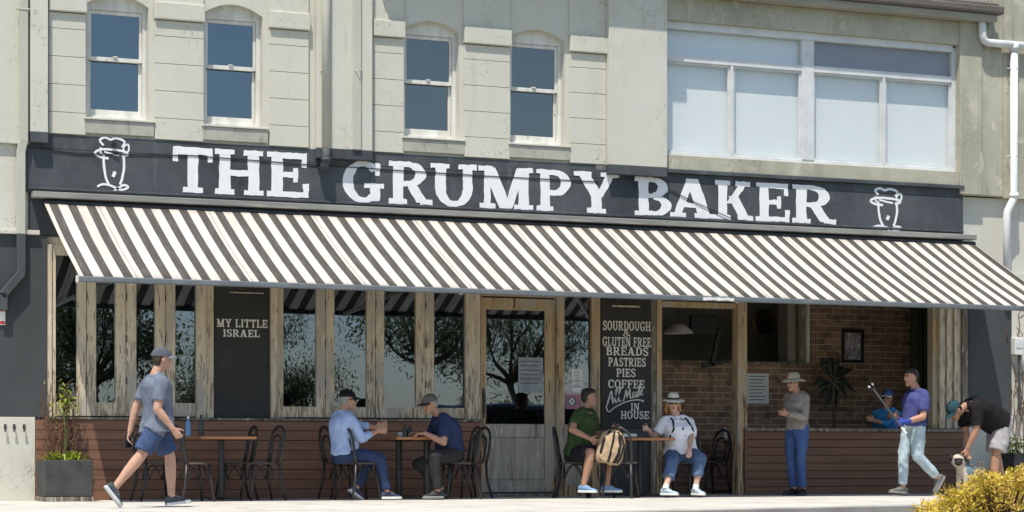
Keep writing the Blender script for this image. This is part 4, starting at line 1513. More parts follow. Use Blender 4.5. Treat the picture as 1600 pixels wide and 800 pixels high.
# ================================================================= furniture
def make_chair(label):
    """bentwood shape in black metal: faces +X, floor at z = 0"""
    t = thing('cafe_chair', label, 'chair')
    s = MB().lathe((0, 0, 0), [(.005, .452), (.17, .452), (.195, .448), (.205, .458), (.20, .472), (.18, .474), (.15, .466), (.005, .464)], 26)
    s.build('seat', M['seat_mat'], t, smooth=True, sharp=50)
    for (sx, sy) in ((1, 1), (1, -1)):
        l = MB().tube([(.15 * sx, .13 * sy, .45), (.165 * sx, .14 * sy, .25), (.20 * sx, .165 * sy, .0)], [.017, .0165, .015], 8)
        l.build('leg', M['metal_black'], t, smooth=True)
    for sy in (1, -1):                                  # rear leg runs up into the hoop
        l = MB().tube([(-.25, .20 * sy, 0), (-.19, .175 * sy, .24), (-.175, .17 * sy, .46)], [.015, .0165, .017], 8)
        l.build('leg', M['metal_black'], t, smooth=True)

    def hoop(w, z0, z1, r, x0, lean):
        pts = []
        n = 20
        for i in range(n + 1):
            u = pi * i / n
            yy, zz = w * cos(u), sin(u)
            zc = z1 - w * .95
            pts.append((x0 - lean * ((zc + w * .95 * zz - z0) / (z1 - z0)), yy, zc + w * .95 * zz))
        pts = [(x0, w * .93, z0)] + [(x0 - lean * .4, w * 1.0, z0 + (z1 - w - z0) * .5)] + pts + [(x0 - lean * .4, -w * 1.0, z0 + (z1 - w - z0) * .5)] + [(x0, -w * .93, z0)]
        return MB().tube(pts, r, 8)
    hoop(.185, .458, .92, .0185, -.175, .085).build('back_hoop', M['metal_black'], t, smooth=True)
    hoop(.105, .465, .81, .0145, -.172, .065).build('inner_hoop', M['metal_black'], t, smooth=True)
    for ang in (0, 90, 180, 270):
        a = R(ang + 45)
        p0 = V((.175 * cos(a), .16 * sin(a), .26))
        b = R(ang + 135)
        p1 = V((.175 * cos(b), .16 * sin(b), .26))
        m_ = (p0 + p1) / 2
        m_.z = .44
        q = []
        for i in range(9):
            u = i / 8
            p = p0.lerp(p1, u)
            p.z = .26 + .175 * sin(pi * u)
            q.append(p)
        MB().tube(q, .008, 6).build('brace', M['metal_black'], t, smooth=True)
    return t


CH = None


def chair(px, Y, deg, label, group):
    global CH
    if CH is None:
        CH = make_chair(label)
        c = CH
    else:
        c = copy_tree(CH)
    c.location = (fx(px, Y), Y, 0)
    c.rotation_euler = (0, 0, R(deg))
    return tag(c, label, 'chair', group)


GC = 'black bentwood style cafe chairs'
chair(302, -1.35, 12, 'black cafe chair nearest the street on the left of the left table', GC)
chair(243, -.75, 5, 'black cafe chair partly behind the walking man, left of the left table', GC)
chair(366, -.55, 180, 'black cafe chair nearest the wall on the right of the left table', GC)
chair(407, -1.10, 188, 'black cafe chair nearest the street on the right of the left table', GC)
chair(563, -1.30, 14, 'black cafe chair under the man in the pale blue shirt', GC)
chair(535, -.50, 6, 'black cafe chair by the wall behind the man in the pale blue shirt', GC)
chair(716, -1.20, 176, 'black cafe chair under the man in the navy shirt and grey cap', GC)
chair(731, -.55, 190, 'black cafe chair by the door jamb behind the man in the navy shirt', GC)
chair(896, -1.00, -30, 'black cafe chair under the man in the green polo shirt', GC)
chair(972, -1.45, 48, 'black cafe chair with the tan striped backpack hung over its back', GC)
chair(1066, -.95, 228, 'black cafe chair under the woman in the white shirt', GC)
chair(1108, .75, 190, 'black cafe chair standing inside the open doorway', GC)


def make_table(label, posts=1, w=.70, d=.70):
    t = thing('cafe_table', label, 'table')
    MB().box(-w / 2, w / 2, -d / 2, d / 2, .755, .79).build('tabletop', M['table'], t, bevel=.008)
    for k in range(posts):
        x = 0 if posts == 1 else (-.13 + .26 * k)
        yy = 0 if posts == 1 else (.16 - .32 * k)
        MB().tube([(x, yy, .03), (x, yy, .735)], .035 if posts == 1 else .042, 14).box(x - .18, x + .18, yy - .02, yy + .02, .735, .754).box(x - .02, x + .02, yy - .18, yy + .18, .733, .752).build('pedestal', M['metal_black'], t)
        b = MB()
        for a in (45, 135):
            e = V((.29 * cos(R(a)), .29 * sin(R(a)), 0))
            b.bar(V((x, yy, .03 + .001 * (a > 90))) - e, V((x, yy, .03 + .001 * (a > 90))) + e, .055, .03)
        b.build('foot', M['metal_black'], t, bevel=.006)
    return t


GT = 'square timber cafe tables'


def table(px, Y, label, deg=0, **k):
    t = make_table(label, **k)
    t.location = (fx(px, Y), Y, 0)
    t.rotation_euler = (0, 0, R(deg))
    return tag(t, None, None, GT)


table(346, -.95, 'empty timber cafe table between chairs under the charcoal wall panel', 0)
table(645, -.95, 'timber cafe table between the man in pale blue and the man in navy', 0, posts=2)
table(1000, -.90, 'timber cafe table between the man in green and the woman in white', 0)
table(1146, 1.05, 'dark timber table inside the open doorway carrying a small bottle', 0)


def bottle(px, py, Y, h, r, mat, label, cap='black', kind='bottle', z=None):
    c = at(px, py, Y)
    if z is not None: c.z = z
    t = thing(kind, label, 'bottle', c)
    MB().lathe((0, 0, 0), [(.001, 0), (r, 0), (r, h * .55), (r * .85, h * .68), (r * .35, h * .82), (r * .35, h * .9), (.001, h * .9)], 16).build('body', M[mat], t, smooth=True, sharp=45)
    MB().lathe((0, 0, 0), [(.001, h * .9), (r * .42, h * .9), (r * .42, h), (.001, h)], 12).build('cap', M[cap], t)
    return t


bottle(294, 683, -1.10, .24, .034, 'bottle_blue', 'clear blue water bottle on the left table', 'paper', z=.791)
bottle(314, 683, -.75, .27, .034, 'bottle_dark', 'dark bottle at the wall side of the left table', z=.791)
bottle(633, 681, -1.05, .16, .03, 'bottle_dark', 'short dark sauce bottle on the middle table', z=.791)
bottle(640, 681, -.95, .15, .028, 'bottle_dark', 'black pepper grinder next to the sauce bottle on the middle table', kind='pepper_grinder', z=.791)['category'] = 'grinder'
bottle(1133, 672, 1.0, .20, .028, 'ceramic', 'pale bottle on the table inside the doorway', 'red', z=.791)
for px, Y, lab in ((626, -.85, 'white coffee cup beside the bottles on the middle table'), (655, -.80, 'small white cup in front of the man in navy')):
    c = V((fx(px, Y), Y, .791))
    t = thing('coffee_cup', lab, 'cup', c)
    MB().lathe((0, 0, 0), [(.001, 0), (.025, 0), (.038, .03), (.040, .062), (.036, .062), (.033, .03), (.001, .006)], 18).build('cup', M['ceramic'], t, smooth=True, sharp=60)
    MB().tube([(.036, 0, .05), (.058, 0, .045), (.055, 0, .02), (.034, 0, .018)], .005, 6).build('handle', M['ceramic'], t)
c = V((fx(979, -1.0), -1.0, .793))
t = thing('folded_menu', 'olive green folded menu lying on the table beside the backpack', 'menu', c, R(10))
MB().rings([[(-.15, yy, .0), (-.13, yy, .075), (.10, yy, .055), (.13, yy, 0.0)] for yy in (-.10, .10)]).build('cover', cloth('olive_menu', (.13, .14, .05)), t, bevel=.006)
MB().box(-.12, .09, -.102, .102, .012, .05).build('pages', M['paper'], t)

# backpack hung over the chair in front of the middle right table
c = V((fx(949, -1.60), -1.60, .45))
bp = thing('backpack', 'tan and black striped backpack hanging on the chair in front of the man in green', 'backpack', c, R(-12))
tan_m, blk_m = cloth('tan_canvas', (.46, .33, .21)), cloth('black_canvas', (.02, .02, .02))
bp.rotation_euler = (R(-6), R(12), R(-34))
bp.scale = (.88, .88, .90)
rs = []
for z, wx, wy in ((0, .15, .08), (.03, .19, .11), (.15, .205, .125), (.32, .195, .115), (.43, .15, .09), (.49, .08, .05), (.505, .02, .015)):
    rs.append([V((wx * math.copysign(abs(cos(u)) ** .7, cos(u)) - .02 * (z > .3) * (z - .3) * 10 * 0, wy * math.copysign(abs(sin(u)) ** .7, sin(u)), z)) for u in [2 * pi * j / 24 for j in range(24)]])
BAG = rs
for xs, w_, o_ in ((-.10, .020, -.02), (.02, .016, .01), (.115, .022, .03)):
    q = []
    for z, wx, wy in ((.02, .18, .105), (.15, .205, .125), (.32, .195, .115), (.42, .155, .095), (.475, .11, .07)):
        k = max(-.95, min(.95, (xs + o_ * sin(z * 7)) / .205))
        y_ = -(wy * (1 - abs(k) ** 2.86) ** .35 + .004)
        q.append([V((wx * k - w_, y_ + .03, z)), V((wx * k - w_, y_ - .004, z)), V((wx * k + w_, y_ - .004, z)), V((wx * k + w_, y_ + .03, z))])
    MB().rings(q).build('dark_panel', blk_m, bp, bevel=.006)
MB().tube([(-.06, .0, .48), (-.05, 0, .55), (.05, 0, .55), (.06, 0, .48)], .012, 8).build('handle', tan_m, bp)
MB().tube([(.12, -.08, .44), (.20, -.13, .30), (.19, -.12, .12), (.15, -.08, .03)], .014, 8).build('shoulder_strap', blk_m, bp)

# ================================================================= planters and plants
def leaf(mb, p, d, n, l, w, bend=.2):
    """a pointed leaf folded along its midrib"""
    d = d.normalized()
    s = d.cross(n)
    if s.length < 1e-4: s = V((1, 0, 0))
    s.normalize()
    n = s.cross(d)
    a = p + d * l * .5 - n * l * bend * .3
    b = p + d * l - n * l * bend
    mb.add([p, a + s * w * .5 + n * w * .15, b, a - s * w * .5 + n * w * .15, a], [(0, 4, 1), (4, 2, 1), (0, 3, 4), (4, 3, 2)])


def rnd_dir(up=.3):
    v = V((random.gauss(0, 1), random.gauss(0, 1), random.gauss(up, 1)))
    return v.normalized()


random.seed(21)
YP = -.42
c = V((fx(101, YP), YP, 0))
pt = thing('planter', 'square dark planter box holding spiky grass at the left end of the cladding', 'planter', c)
hw, hh = .29, .50
m = MB()
m.rings([[(-hw * k, -hw * k, z), (hw * k, -hw * k, z), (hw * k, hw * k, z), (-hw * k, hw * k, z)] for k, z in ((.97, .06), (1.0, hh), (.93, hh), (.91, .42))])
m.build('box', M['planter'], pt, bevel=.008)
MB().box(-hw * 1.02, hw * 1.02, -hw * 1.02, hw * 1.02, 0, .055).build('base', M['timber_grey'], pt, bevel=.005)
MB().box(-hw * .9, hw * .9, -hw * .9, hw * .9, .40, .44).build('soil', M['soil'], pt)
pl = thing('spiky_plant', 'clump of lime and green strappy leaves growing in the dark planter box', 'plant', c + V((0, 0, .44)))
m = MB()
for k in range(170):
    a = random.uniform(0, 2 * pi)
    r0 = random.uniform(0, .2)
    p = V((r0 * cos(a), r0 * sin(a), 0))
    d = V((cos(a), sin(a), random.uniform(.5, 2.2))).normalized()
    L = random.uniform(.12, .34)
    w = random.uniform(.008, .018)
    s = d.cross(V((0, 0, 1))).normalized() * w
    p1 = p + d * L * .6
    p2 = p1 + (d + V((cos(a) * .5, sin(a) * .5, -.9))).normalized() * L * .5
    m.add([p - s, p + s, p1 + s * .9, p1 - s * .9, p2], [(0, 1, 2, 3), (3, 2, 4)])
m.build('foliage', M['leaf_lime'], pl)
vb = V((fx(97, -.2), -.2, .45))
vp = thing('climbing_plant', 'twiggy climber with a bright lime tuft rising from the planter to the window', 'plant', vb)
m = MB()
for k in range(34):
    x = random.uniform(-.16, .15)
    p = V((x, random.uniform(-.08, .05), 0))
    pts = [p.copy()]
    for j in range(random.randint(6, 10)):
        p = p + V((random.gauss(0, .042), random.gauss(.004, .012), random.uniform(.07, .14)))
        p.y = min(p.y, .10)
        pts.append(p.copy())
    m.tube(pts, [.007 - .004 * i / len(pts) for i in range(len(pts))], 5)
m.build('stem', M['stem'], vp)
m = MB()
for k in range(3):
    x = .04 + random.uniform(-.05, .05)
    p = V((x, -.05, 0))
    m.tube([p, p + V((.01, 0, .35)), p + V((random.uniform(-.04, .05), .0, .7))], .006, 5)
m.build('green_stem', M['leaf_green'], vp)
m = MB()
for k in range(95):
    p = V((random.gauss(.05, .07), random.gauss(-.02, .05), random.gauss(.76, .07)))
    leaf(m, p, rnd_dir(.4), V((0, -.3, 1)), random.uniform(.05, .10), random.uniform(.025, .045))
for k in range(70):
    p = V((random.gauss(0, .08), random.gauss(-.02, .04), random.uniform(.1, 1.1)))
    leaf(m, p, rnd_dir(.2), V((0, 0, 1)), random.uniform(.03, .06), random.uniform(.012, .022))
m.build('foliage', M['leaf_lime'], vp)

YP = -.55
c = V((fx(1592, YP), YP, 0))
pt = thing('planter', 'dark rectangular planter box at the right edge behind the bending man', 'planter', c)
z1 = fz(1590, 708, YP)
m = MB()
m.rings([[(-.24 * k, -.22 * k, z), (.5 * k, -.22 * k, z), (.5 * k, .22 * k, z), (-.24 * k, .22 * k, z)] for k, z in ((.96, 0), (1.0, z1), (.94, z1), (.93, z1 - .06))])
m.build('box', M['planter'], pt, bevel=.008)
MB().box(-.21, .45, -.19, .19, z1 - .09, z1 - .05).build('soil', M['soil'], pt)
pl = thing('leafy_plant', 'bright green leafy plant in the planter box at the right edge', 'plant', c + V((.1, 0, z1 - .05)))
m = MB()
for k in range(260):
    p = V((random.uniform(-.33, .35), random.uniform(-.2, .2), random.uniform(0, .26)))
    leaf(m, p, rnd_dir(.6), V((0, 0, 1)), random.uniform(.06, .11), random.uniform(.03, .05))
m.build('foliage', M['leaf_lime'], pl)
m = MB()
for k in range(14):
    p = V((random.uniform(-.3, .3), random.uniform(-.15, .15), -.02))
    m.tube([p, p + V((random.gauss(0, .04), 0, .22))], .005, 5)
m.build('stem', M['leaf_green'], pl)

# indoor plant with broad dark leaves
YP = 1.2
c = V((fx(1302, YP), YP, 0))
ip = thing('indoor_plant', 'dark broad leaved pot plant silhouetted against the inner brick wall', 'plant', c)
m = MB().lathe((0, 0, 0), [(.001, 0), (.14, 0), (.18, .36), (.165, .36), (.15, .30), (.001, .30)], 20)
m.build('pot', M['planter'], ip, smooth=True, sharp=40)
zt = fz(1302, 595, YP)
MB().tube([(0, 0, .3), (.02, 0, .9), (-.01, 0, zt)], .022, 8).build('trunk', M['bark'], ip)
m = MB()
hub = V((0, 0, zt))
for (tx, ty) in ((1294, 552), (1279, 558), (1318, 572), (1333, 577), (1341, 616), (1325, 622), (1288, 641), (1272, 627), (1267, 603), (1307, 640), (1300, 556), (1284, 575), (1330, 600), (1276, 610), (1312, 560), (1296, 636)):
    tgt = at(tx, ty, YP + random.uniform(-.25, .25)) - c
    d = tgt - hub
    s = V((d.z, random.uniform(-.25, .25), -d.x)).normalized()
    w = .05 + random.uniform(0, .02)
    st0 = hub + d * .12
    mid = hub + d * .55 + V((0, 0, .05))
    m.add([st0, mid + s * w, tgt, mid - s * w, mid - V((0, .02, 0))], [(0, 4, 1), (4, 2, 1), (0, 3, 4), (4, 3, 2)])
    m.tube([hub, st0], .006, 4)
m.build('foliage', M['leaf_dark'], ip)

# yellow shrub in the bed in front of the footpath
random.seed(33)
YP = -9.3
c = V((fx(1560, YP), YP, LOW + .02))
sh = thing('yellow_shrub', 'dense low shrub with yellow, orange and green leaves at the lower right corner', 'shrub', c)
m = MB()
st = MB()
prof = [(1415, 806), (1440, 792), (1465, 779), (1490, 764), (1512, 752), (1540, 740), (1570, 739), (1600, 735), (1640, 732), (1700, 742), (1760, 775), (1780, 812)]


def topz(px):
    for (a, b), (c_, d_) in zip(prof[:-1], prof[1:]):
        if a <= px <= c_: return b + (d_ - b) * (px - a) / (c_ - a)
    return 830


clumps = []
for k in range(430):
    px = random.uniform(1424, 1775)
    dy = random.uniform(-1.1, 1.3)
    ty = topz(px) + 6 + random.gauss(0, 5) + abs(dy) ** 2 * 16
    q = at(px, ty, YP + dy) - c
    depth = random.random() ** 1.8
    q.z -= depth * .30 * 1.0
    if q.z < .05: q.z = random.uniform(.05, .2)
    clumps.append(q)
for q in clumps:
    nl = 38
    tip = q + V((random.gauss(0, .03), random.gauss(0, .03), random.uniform(0, .03)))
    st.tube([V((q.x * .8 + random.gauss(0, .05), q.y * .8, 0)), q * .6 + V((0, 0, -.02)), tip], .006, 4)
    ax = V((random.gauss(0, .5), random.gauss(0, .5) - .15, 1)).normalized()
    for j in range(nl):
        a = j * 2.4 + random.random()
        h = random.uniform(-.09, .045)
        u = ax.cross(V((1, .2, 0))).normalized()
        v_ = ax.cross(u)
        d = (u * cos(a) + v_ * sin(a)) * random.uniform(.5, 1) + ax * random.uniform(.2, 1.1)
        leaf(m, tip + ax * h + (u * cos(a) + v_ * sin(a)) * random.uniform(.0, .05), d, ax, random.uniform(.03, .07), random.uniform(.014, .028), random.uniform(-.1, .5))
m.build('foliage', M['croton'], sh)
st.build('stem', M['stem'], sh)


# ================================================================= trees across the road (the shop glass reflects them)
def tree(x, y, h, spread, label, seed, nl=12000):
    random.seed(seed)
    t = thing('street_tree', label, 'tree', (x, y, LOW), 0, 'trees in the park across the road')
    tr = MB()
    top = V((random.gauss(0, .3), random.gauss(0, .3), h * .45))
    tr.tube([(0, 0, 0), (.05, .05, h * .2), top], [.22, .17, .13], 9)
    cl = []
    for k in range(9):
        a = k * 2.4 + random.random()
        e = top + V((cos(a) * spread * random.uniform(.4, 1), sin(a) * spread * random.uniform(.4, 1), h * random.uniform(.08, .5)))
        mid = top.lerp(e, .5) + V((0, 0, -.15))
        tr.tube([top, mid, e], [.09, .06, .025], 6)
        cl += [e, mid.lerp(e, .6)]
        for j in range(2):
            e2 = e + V((random.gauss(0, .7), random.gauss(0, .7), random.gauss(.1, .5)))
            tr.tube([mid, e2], [.04, .012], 5)
            cl.append(e2)
    tr.build('trunk', M['bark'], t, smooth=True)
    m = MB()
    for k in range(nl):
        e = random.choice(cl)
        p = e + V((random.gauss(0, .48), random.gauss(0, .48), random.gauss(-.1, .42)))
        leaf(m, p, rnd_dir(-.3), V((0, 0, 1)), random.uniform(.10, .22), random.uniform(.045, .085))
    m.build('crown', M['leaf_tree'], t)


tree(-3.5, -42, 7.5, 2.6, 'broad dark green tree across the road, first from the left', 1)
tree(1.6, -45, 6.2, 2.2, 'shorter dark green tree across the road, second from the left', 2)
tree(2.6, -36, 6.6, 2.4, 'bushy dark green tree standing nearest the road', 12)
tree(8.5, -43, 5.6, 2.2, 'small leaning tree across the road, third from the left', 3)
tree(14.5, -42, 8.5, 3.2, 'tall spreading tree across the road, fourth from the left', 4)
tree(20.5, -47, 8.0, 3.0, 'tall dark tree across the road, fifth from the left', 5)
tree(27.5, -44, 7.0, 2.8, 'round dark tree across the road, last on the right', 6)
random.seed(9)
m = MB()
for k in range(9000):
    x = random.uniform(-35, 55)
    hgt = 2.7 + .5 * sin(x * .35) + .35 * sin(x * .9 + 1)
    p = V((x, -52 + random.gauss(0, .5), LOW + random.uniform(0, max(hgt, .5))))
    leaf(m, p, rnd_dir(.2), V((0, 0, 1)), random.uniform(.25, .5), random.uniform(.12, .22))
tag(m.build('hedge', M['leaf_tree'], None), 'long dark hedge at the far side of the park across the road', 'hedge')

# ================================================================= people
def skin(name, c): return pm(name, c, tuple(x * .88 for x in c), (22, 22, 22), rough=.55, sss=.10, spec=.35)


SK = {'fair': skin('fair_skin', (.50, .29, .20)), 'tan': skin('tanned_skin', (.40, .215, .135)), 'pale': skin('pale_skin', (.56, .35, .26)), 'warm': skin('warm_skin', (.45, .245, .16))}
HAIR = {'brown': pm('brown_hair', (.06, .038, .024), (.035, .022, .015), (40, 40, 40), rough=.6, bump=.4, bsc=(60, 60, 60)),
        'dark': pm('dark_hair', (.022, .017, .014), (.035, .028, .022), (40, 40, 40), rough=.55, bump=.4, bsc=(60, 60, 60)),
        'grey': pm('grey_hair', (.30, .28, .26), (.2, .19, .18), (40, 40, 40), rough=.65, bump=.4, bsc=(60, 60, 60)),
        'blonde': pm('strawberry_blonde_hair', (.52, .28, .11), (.40, .19, .07), (30, 30, 12), rough=.55, bump=.6, bsc=(50, 50, 14))}
M['straw'] = pm('pale_straw', (.66, .61, .51), (.56, .51, .42), (40, 40, 60), rough=.85, bump=.4, bsc=(90, 90, 90), bdist=.003)
M['sandhat'] = pm('sand_hat_cloth', (.46, .40, .31), (.38, .33, .26), (20, 20, 20), rough=.9, bump=.3, bsc=(40, 40, 40))

UP = V((0, 0, 1))
M['lip'] = pm('lip_tone', (.34, .15, .115), rough=.5)


def voxel(mb, name, mat, parent, off, size, smooth=2, wrinkle=0.0, wsc=9.0, seed=0.0):
    """one continuous surface from overlapping closed shapes"""
    o = mb.build('tmp_shape', mat, None)
    r = o.modifiers.new('r', 'REMESH')
    r.mode, r.voxel_size = 'VOXEL', size
    if smooth:
        s = o.modifiers.new('s', 'SMOOTH')
        s.factor, s.iterations = .5, smooth
    dg = bpy.context.evaluated_depsgraph_get()
    me = D.meshes.new_from_object(o.evaluated_get(dg))
    old = o.data
    D.objects.remove(o)
    D.meshes.remove(old)
    me.name = name
    if wrinkle:
        nr = [v.normal.copy() for v in me.vertices]
        for v, n in zip(me.vertices, nr):
            p = v.co * wsc + V((seed, seed * 2, 0))
            w = noise.noise(V((p.x, p.y, p.z * .7))) + .6 * noise.noise(V((p.x * 2.1 + p.z, p.y * 2.1, p.z * 1.3)))
            v.co += n * (max(w, -.28) * wrinkle)
    for v in me.vertices: v.co -= off
    me.polygons.foreach_set('use_smooth', [True] * len(me.polygons))
    if not me.materials: me.materials.append(mat)
    me.update()
    n = D.objects.new(name, me)
    COL.objects.link(n)
    n.parent = parent
    return n


def ik(a, t, l1, l2, hint):
    v = t - a
    d = v.length
    mx = (l1 + l2) * .995
    if d > mx:
        t = a + v * (mx / d)
        v = t - a
        d = mx
    if d < abs(l1 - l2) + .03:
        d = abs(l1 - l2) + .03
        t = a + v.normalized() * d
    u = v.normalized()
    x = (l1 * l1 - l2 * l2 + d * d) / (2 * d)
    h = math.sqrt(max(l1 * l1 - x * x, 0))
    p = hint - u * hint.dot(u)
    if p.length < 1e-4: p = V((0, 0, -1))
    return a + u * x + p.normalized() * h, t


def capsule(mb, a, b, r0, r1, n=12, k=4, bulge=0.0):
    pts = [a.lerp(b, i / k) for i in range(k + 1)]
    rad = [(r0 + (r1 - r0) * i / k) * (1 + bulge * sin(pi * min(1, (i / k) * 1.35))) for i in range(k + 1)]
    mb.tube(pts, rad, n, True)


def hand(mb, w, d, thumb, curl, palm=None, sc=1.0):
    """palm, four fingers of unequal length and a thumb from the side of the palm"""
    d = d.normalized()
    lat = (thumb - d * thumb.dot(d)).normalized()
    n = palm if palm is not None else d.cross(lat)
    n = (n - d * n.dot(d) - lat * n.dot(lat)).normalized() if abs(n.dot(d)) + abs(n.dot(lat)) < 1.8 else d.cross(lat)
    rs = []
    for t, wl, wn in ((-.01, .024, .020), (.02, .033, .018), (.055, .041, .016), (.085, .043, .014), (.098, .036, .009)):
        rs.append([w + d * t * sc + lat * wl * cos(u) * sc + n * wn * sin(u) * sc for u in [2 * pi * j / 14 for j in range(14)]])
    mb.rings(rs)
    for i, (o, L) in enumerate(((.031, .075), (.0105, .084), (-.0105, .078), (-.031, .060))):
        p = w + d * .080 * sc + lat * o * sc
        dd = (d + lat * o * 2.2).normalized()
        pts = [p]
        for k, f in enumerate((.45, .32, .23)):
            ang = curl * (.55 + .35 * k) * (1 + .08 * i)
            dd2 = (dd * cos(ang) + n * sin(ang)).normalized()
            p = p + dd2 * L * f * sc
            pts.append(p)
            dd = dd2
        mb.tube(pts, [.0098 * sc, .0092 * sc, .0085 * sc, .0075 * sc], 8, True)
    p = w + d * .025 * sc + lat * .028 * sc
    dd = (d * .62 + lat * .7 + n * .25).normalized()
    q = p + dd * .042 * sc
    dd = (d * .85 + lat * .3 + n * (.3 + .5 * curl)).normalized()
    mb.tube([p, q, q + dd * .030 * sc, q + dd * .052 * sc], [.014 * sc, .0115 * sc, .010 * sc, .0085 * sc], 8, True)


HEAD = [(-.120, .020, .020, .066), (-.104, .040, .042, .045), (-.075, .054, .066, .022), (-.035, .064, .083, .006), (.0, .070, .092, .0), (.04, .074, .097, -.004), (.075, .068, .089, -.007), (.102, .046, .063, -.009), (.118, .016, .024, -.009)]


def person(label, Y, yaw, head, neck, pel, Lh, Rh, Lf, Rf, Le=None, Re=None, Lk=None, Rk=None, H=1.75, hyaw=None, pitch=0, tilt=0,
           bulk=1.0, belly=0.0, bust=0.0, sw=.175, hip=1.0, tone='fair', hair=('short', 'brown'), shirt=None, sleeve=.62, long_sleeve=False, hem=-.10, collar=None,
           legs=None, leg_len=1.0, leg_r=1.0, shoe=None, sole=None, sock=None, cap=None, hat=None, glasses=False, hunch=0.0, glove=None, feet=None, hands=None, beard=False, neckline=None, fvar=0):
    k = H / 1.75
    fw = V((cos(R(yaw)), sin(R(yaw)), 0))
    lf = V((-sin(R(yaw)), cos(R(yaw)), 0))

    def W(t):
        if isinstance(t, V): return t.copy()
        return at(t[0], t[1], Y + (t[2] if len(t) > 2 else 0))
    hd, nk, pv = W(head), W(neck), W(pel)
    u = (nk - pv).normalized()
    f = lf.cross(u).normalized()
    sh = {1: nk - u * .055 * k + lf * sw * k, -1: nk - u * .055 * k - lf * sw * k}
    hp = {1: pv + lf * .092 * k * hip, -1: pv - lf * .092 * k * hip}
    base = V((pv.x, pv.y, 0))
    root = thing('person', label, 'person', base)
    up_, lo_, th_, ca_ = .305 * k, .262 * k, .430 * k, .427 * k
    E, Wr, K, An = {}, {}, {}, {}
    for s, h_, e_ in ((1, Lh, Le), (-1, Rh, Re)):
        E[s], Wr[s] = ik(sh[s], W(h_), up_, lo_, e_ if e_ is not None else (V((0, 0, -1)) - fw * .4 + lf * .25 * s))
    for s, f_, k_ in ((1, Lf, Lk), (-1, Rf, Rk)):
        tg = W(f_) if len(f_) > 2 and f_[1] is not None else at(f_[0], 700, Y + f_[2])
        if f_[1] is None: tg.z = .095 * k
        K[s], An[s] = ik(hp[s], tg, th_, ca_, k_ if k_ is not None else (fw + V((0, 0, .3)) + lf * .12 * s))
    # ---- head axes
    hy = R(yaw if hyaw is None else hyaw)
    hf = V((cos(hy) * cos(R(pitch)), sin(hy) * cos(R(pitch)), -sin(R(pitch))))
    hl = V((-sin(hy), cos(hy), 0))
    hl = (hl * cos(R(tilt)) + V((0, 0, 1)) * sin(R(tilt))).normalized()
    hu = hf.cross(hl).normalized()
    q = k ** .4

    def HP(h, s, d): return hd + hu * h * q + hl * s * q + hf * d * q
    # ---- body
    b = MB()

    def torso_rings(infl, t0, t1, mb):
        prof = [(-.40, .192 * hip, .150), (-.30, .194 * hip, .152), (-.20, .085 if t0 > -.25 else .182 * hip, .085 if t0 > -.25 else .136), (-.10, (.150 if t0 > -.25 else .178) * hip, .112 if t0 > -.25 else .132), (.0, .168 * hip, .120), (.12, .158 * hip, .112), (.28, .146, .105), (.45, .152, .112), (.62, .166, .120), (.76, .175, .118), (.87, .160, .100), (.95, .115, .078), (1.0, .075, .066)]
        L = (nk - pv).length
        rs = []
        for t, a, d in prof:
            if t < t0 - 1e-6 or t > t1 + 1e-6: continue
            bl = belly * max(0, 1 - ((t - .28) / .36) ** 2)
            bs = bust * max(0, 1 - ((t - .68) / .17) ** 2)
            a_ = (a * bulk + infl) * k
            d_ = (d * bulk + infl + (bl + bs) * .5) * k
            c = pv + u * L * t + f * ((bl + bs) * .5 - hunch * max(0, sin(pi * min(1, max(0, t)))) + .008) * k
            ring = []
            for j in range(24):
                w_ = 2 * pi * j / 24
                ring.append(c + lf * a_ * math.copysign(abs(cos(w_)) ** .85, cos(w_)) + f * d_ * math.copysign(abs(sin(w_)) ** .9, sin(w_)))
            rs.append(ring)
        mb.rings(rs)
    torso_rings(-.014, -.2, 1.0, b)
    for s in (1, -1):
        b.tube([nk - u * .02 * k, nk.lerp(sh[s], .55) + u * .012, sh[s]], [.05 * k, .055 * k, .058 * k], 12, True)
        capsule(b, sh[s], E[s], .056 * k * bulk ** .5, .045 * k, bulge=.06)
        capsule(b, E[s], Wr[s], .044 * k, .029 * k, bulge=.14)
        capsule(b, hp[s], K[s], .086 * k * bulk ** .5 * leg_r, .057 * k, bulge=.02)
        kd_ = (An[s] - K[s])
        capsule(b, K[s], An[s], .058 * k, .039 * k, bulge=.18)
    # neck and head
    b.tube([nk - u * .06, nk + (hd - nk) * .15 - f * .005, hd - hu * .06 * q - hf * .02 * q, hd - hf * .015], [.066 * k, .060 * k, .056 * k, .05 * k], 14, True)
    rs = []
    for h, a, d, o in HEAD:
        rs.append([HP(h, a * cos(w_), o + d * (sin(w_) if sin(w_) < 0 else sin(w_) * (1 if h < .05 else .96))) for w_ in [2 * pi * j / 22 for j in range(22)]])
    b.rings(rs)
    b.tube([HP(.022, 0, .082), HP(.0, 0, .097), HP(-.022, 0, .108), HP(-.034, 0, .094)], [.009 * q, .011 * q, .0155 * q, .011 * q], 8, True)
    for s in (1, -1):
        b.ell(HP(-.008, .073 * s, -.012), hf * .020 * q, hl * .010 * q, hu * .031 * q, 10, 6)
        b.tube([HP(.030, .014 * s, .089), HP(.033, .034 * s, .084), HP(.027, .052 * s, .066)], [.008 * q, .009 * q, .007 * q], 7, True)
        b.ell(HP(-.028, .038 * s, .062), hf * .018, hl * .02, hu * .022, 9, 6)
    b.ell(HP(-.056, 0, .082), hf * .011, hl * .024, hu * .0065, 9, 5)
    b.ell(HP(-.069, 0, .079), hf * .011, hl * .020, hu * .0075, 9, 5)
    b.ell(HP(-.105, 0, .070), hf * .018, hl * .022, hu * .016, 9, 5)
    hnd = hands or {}
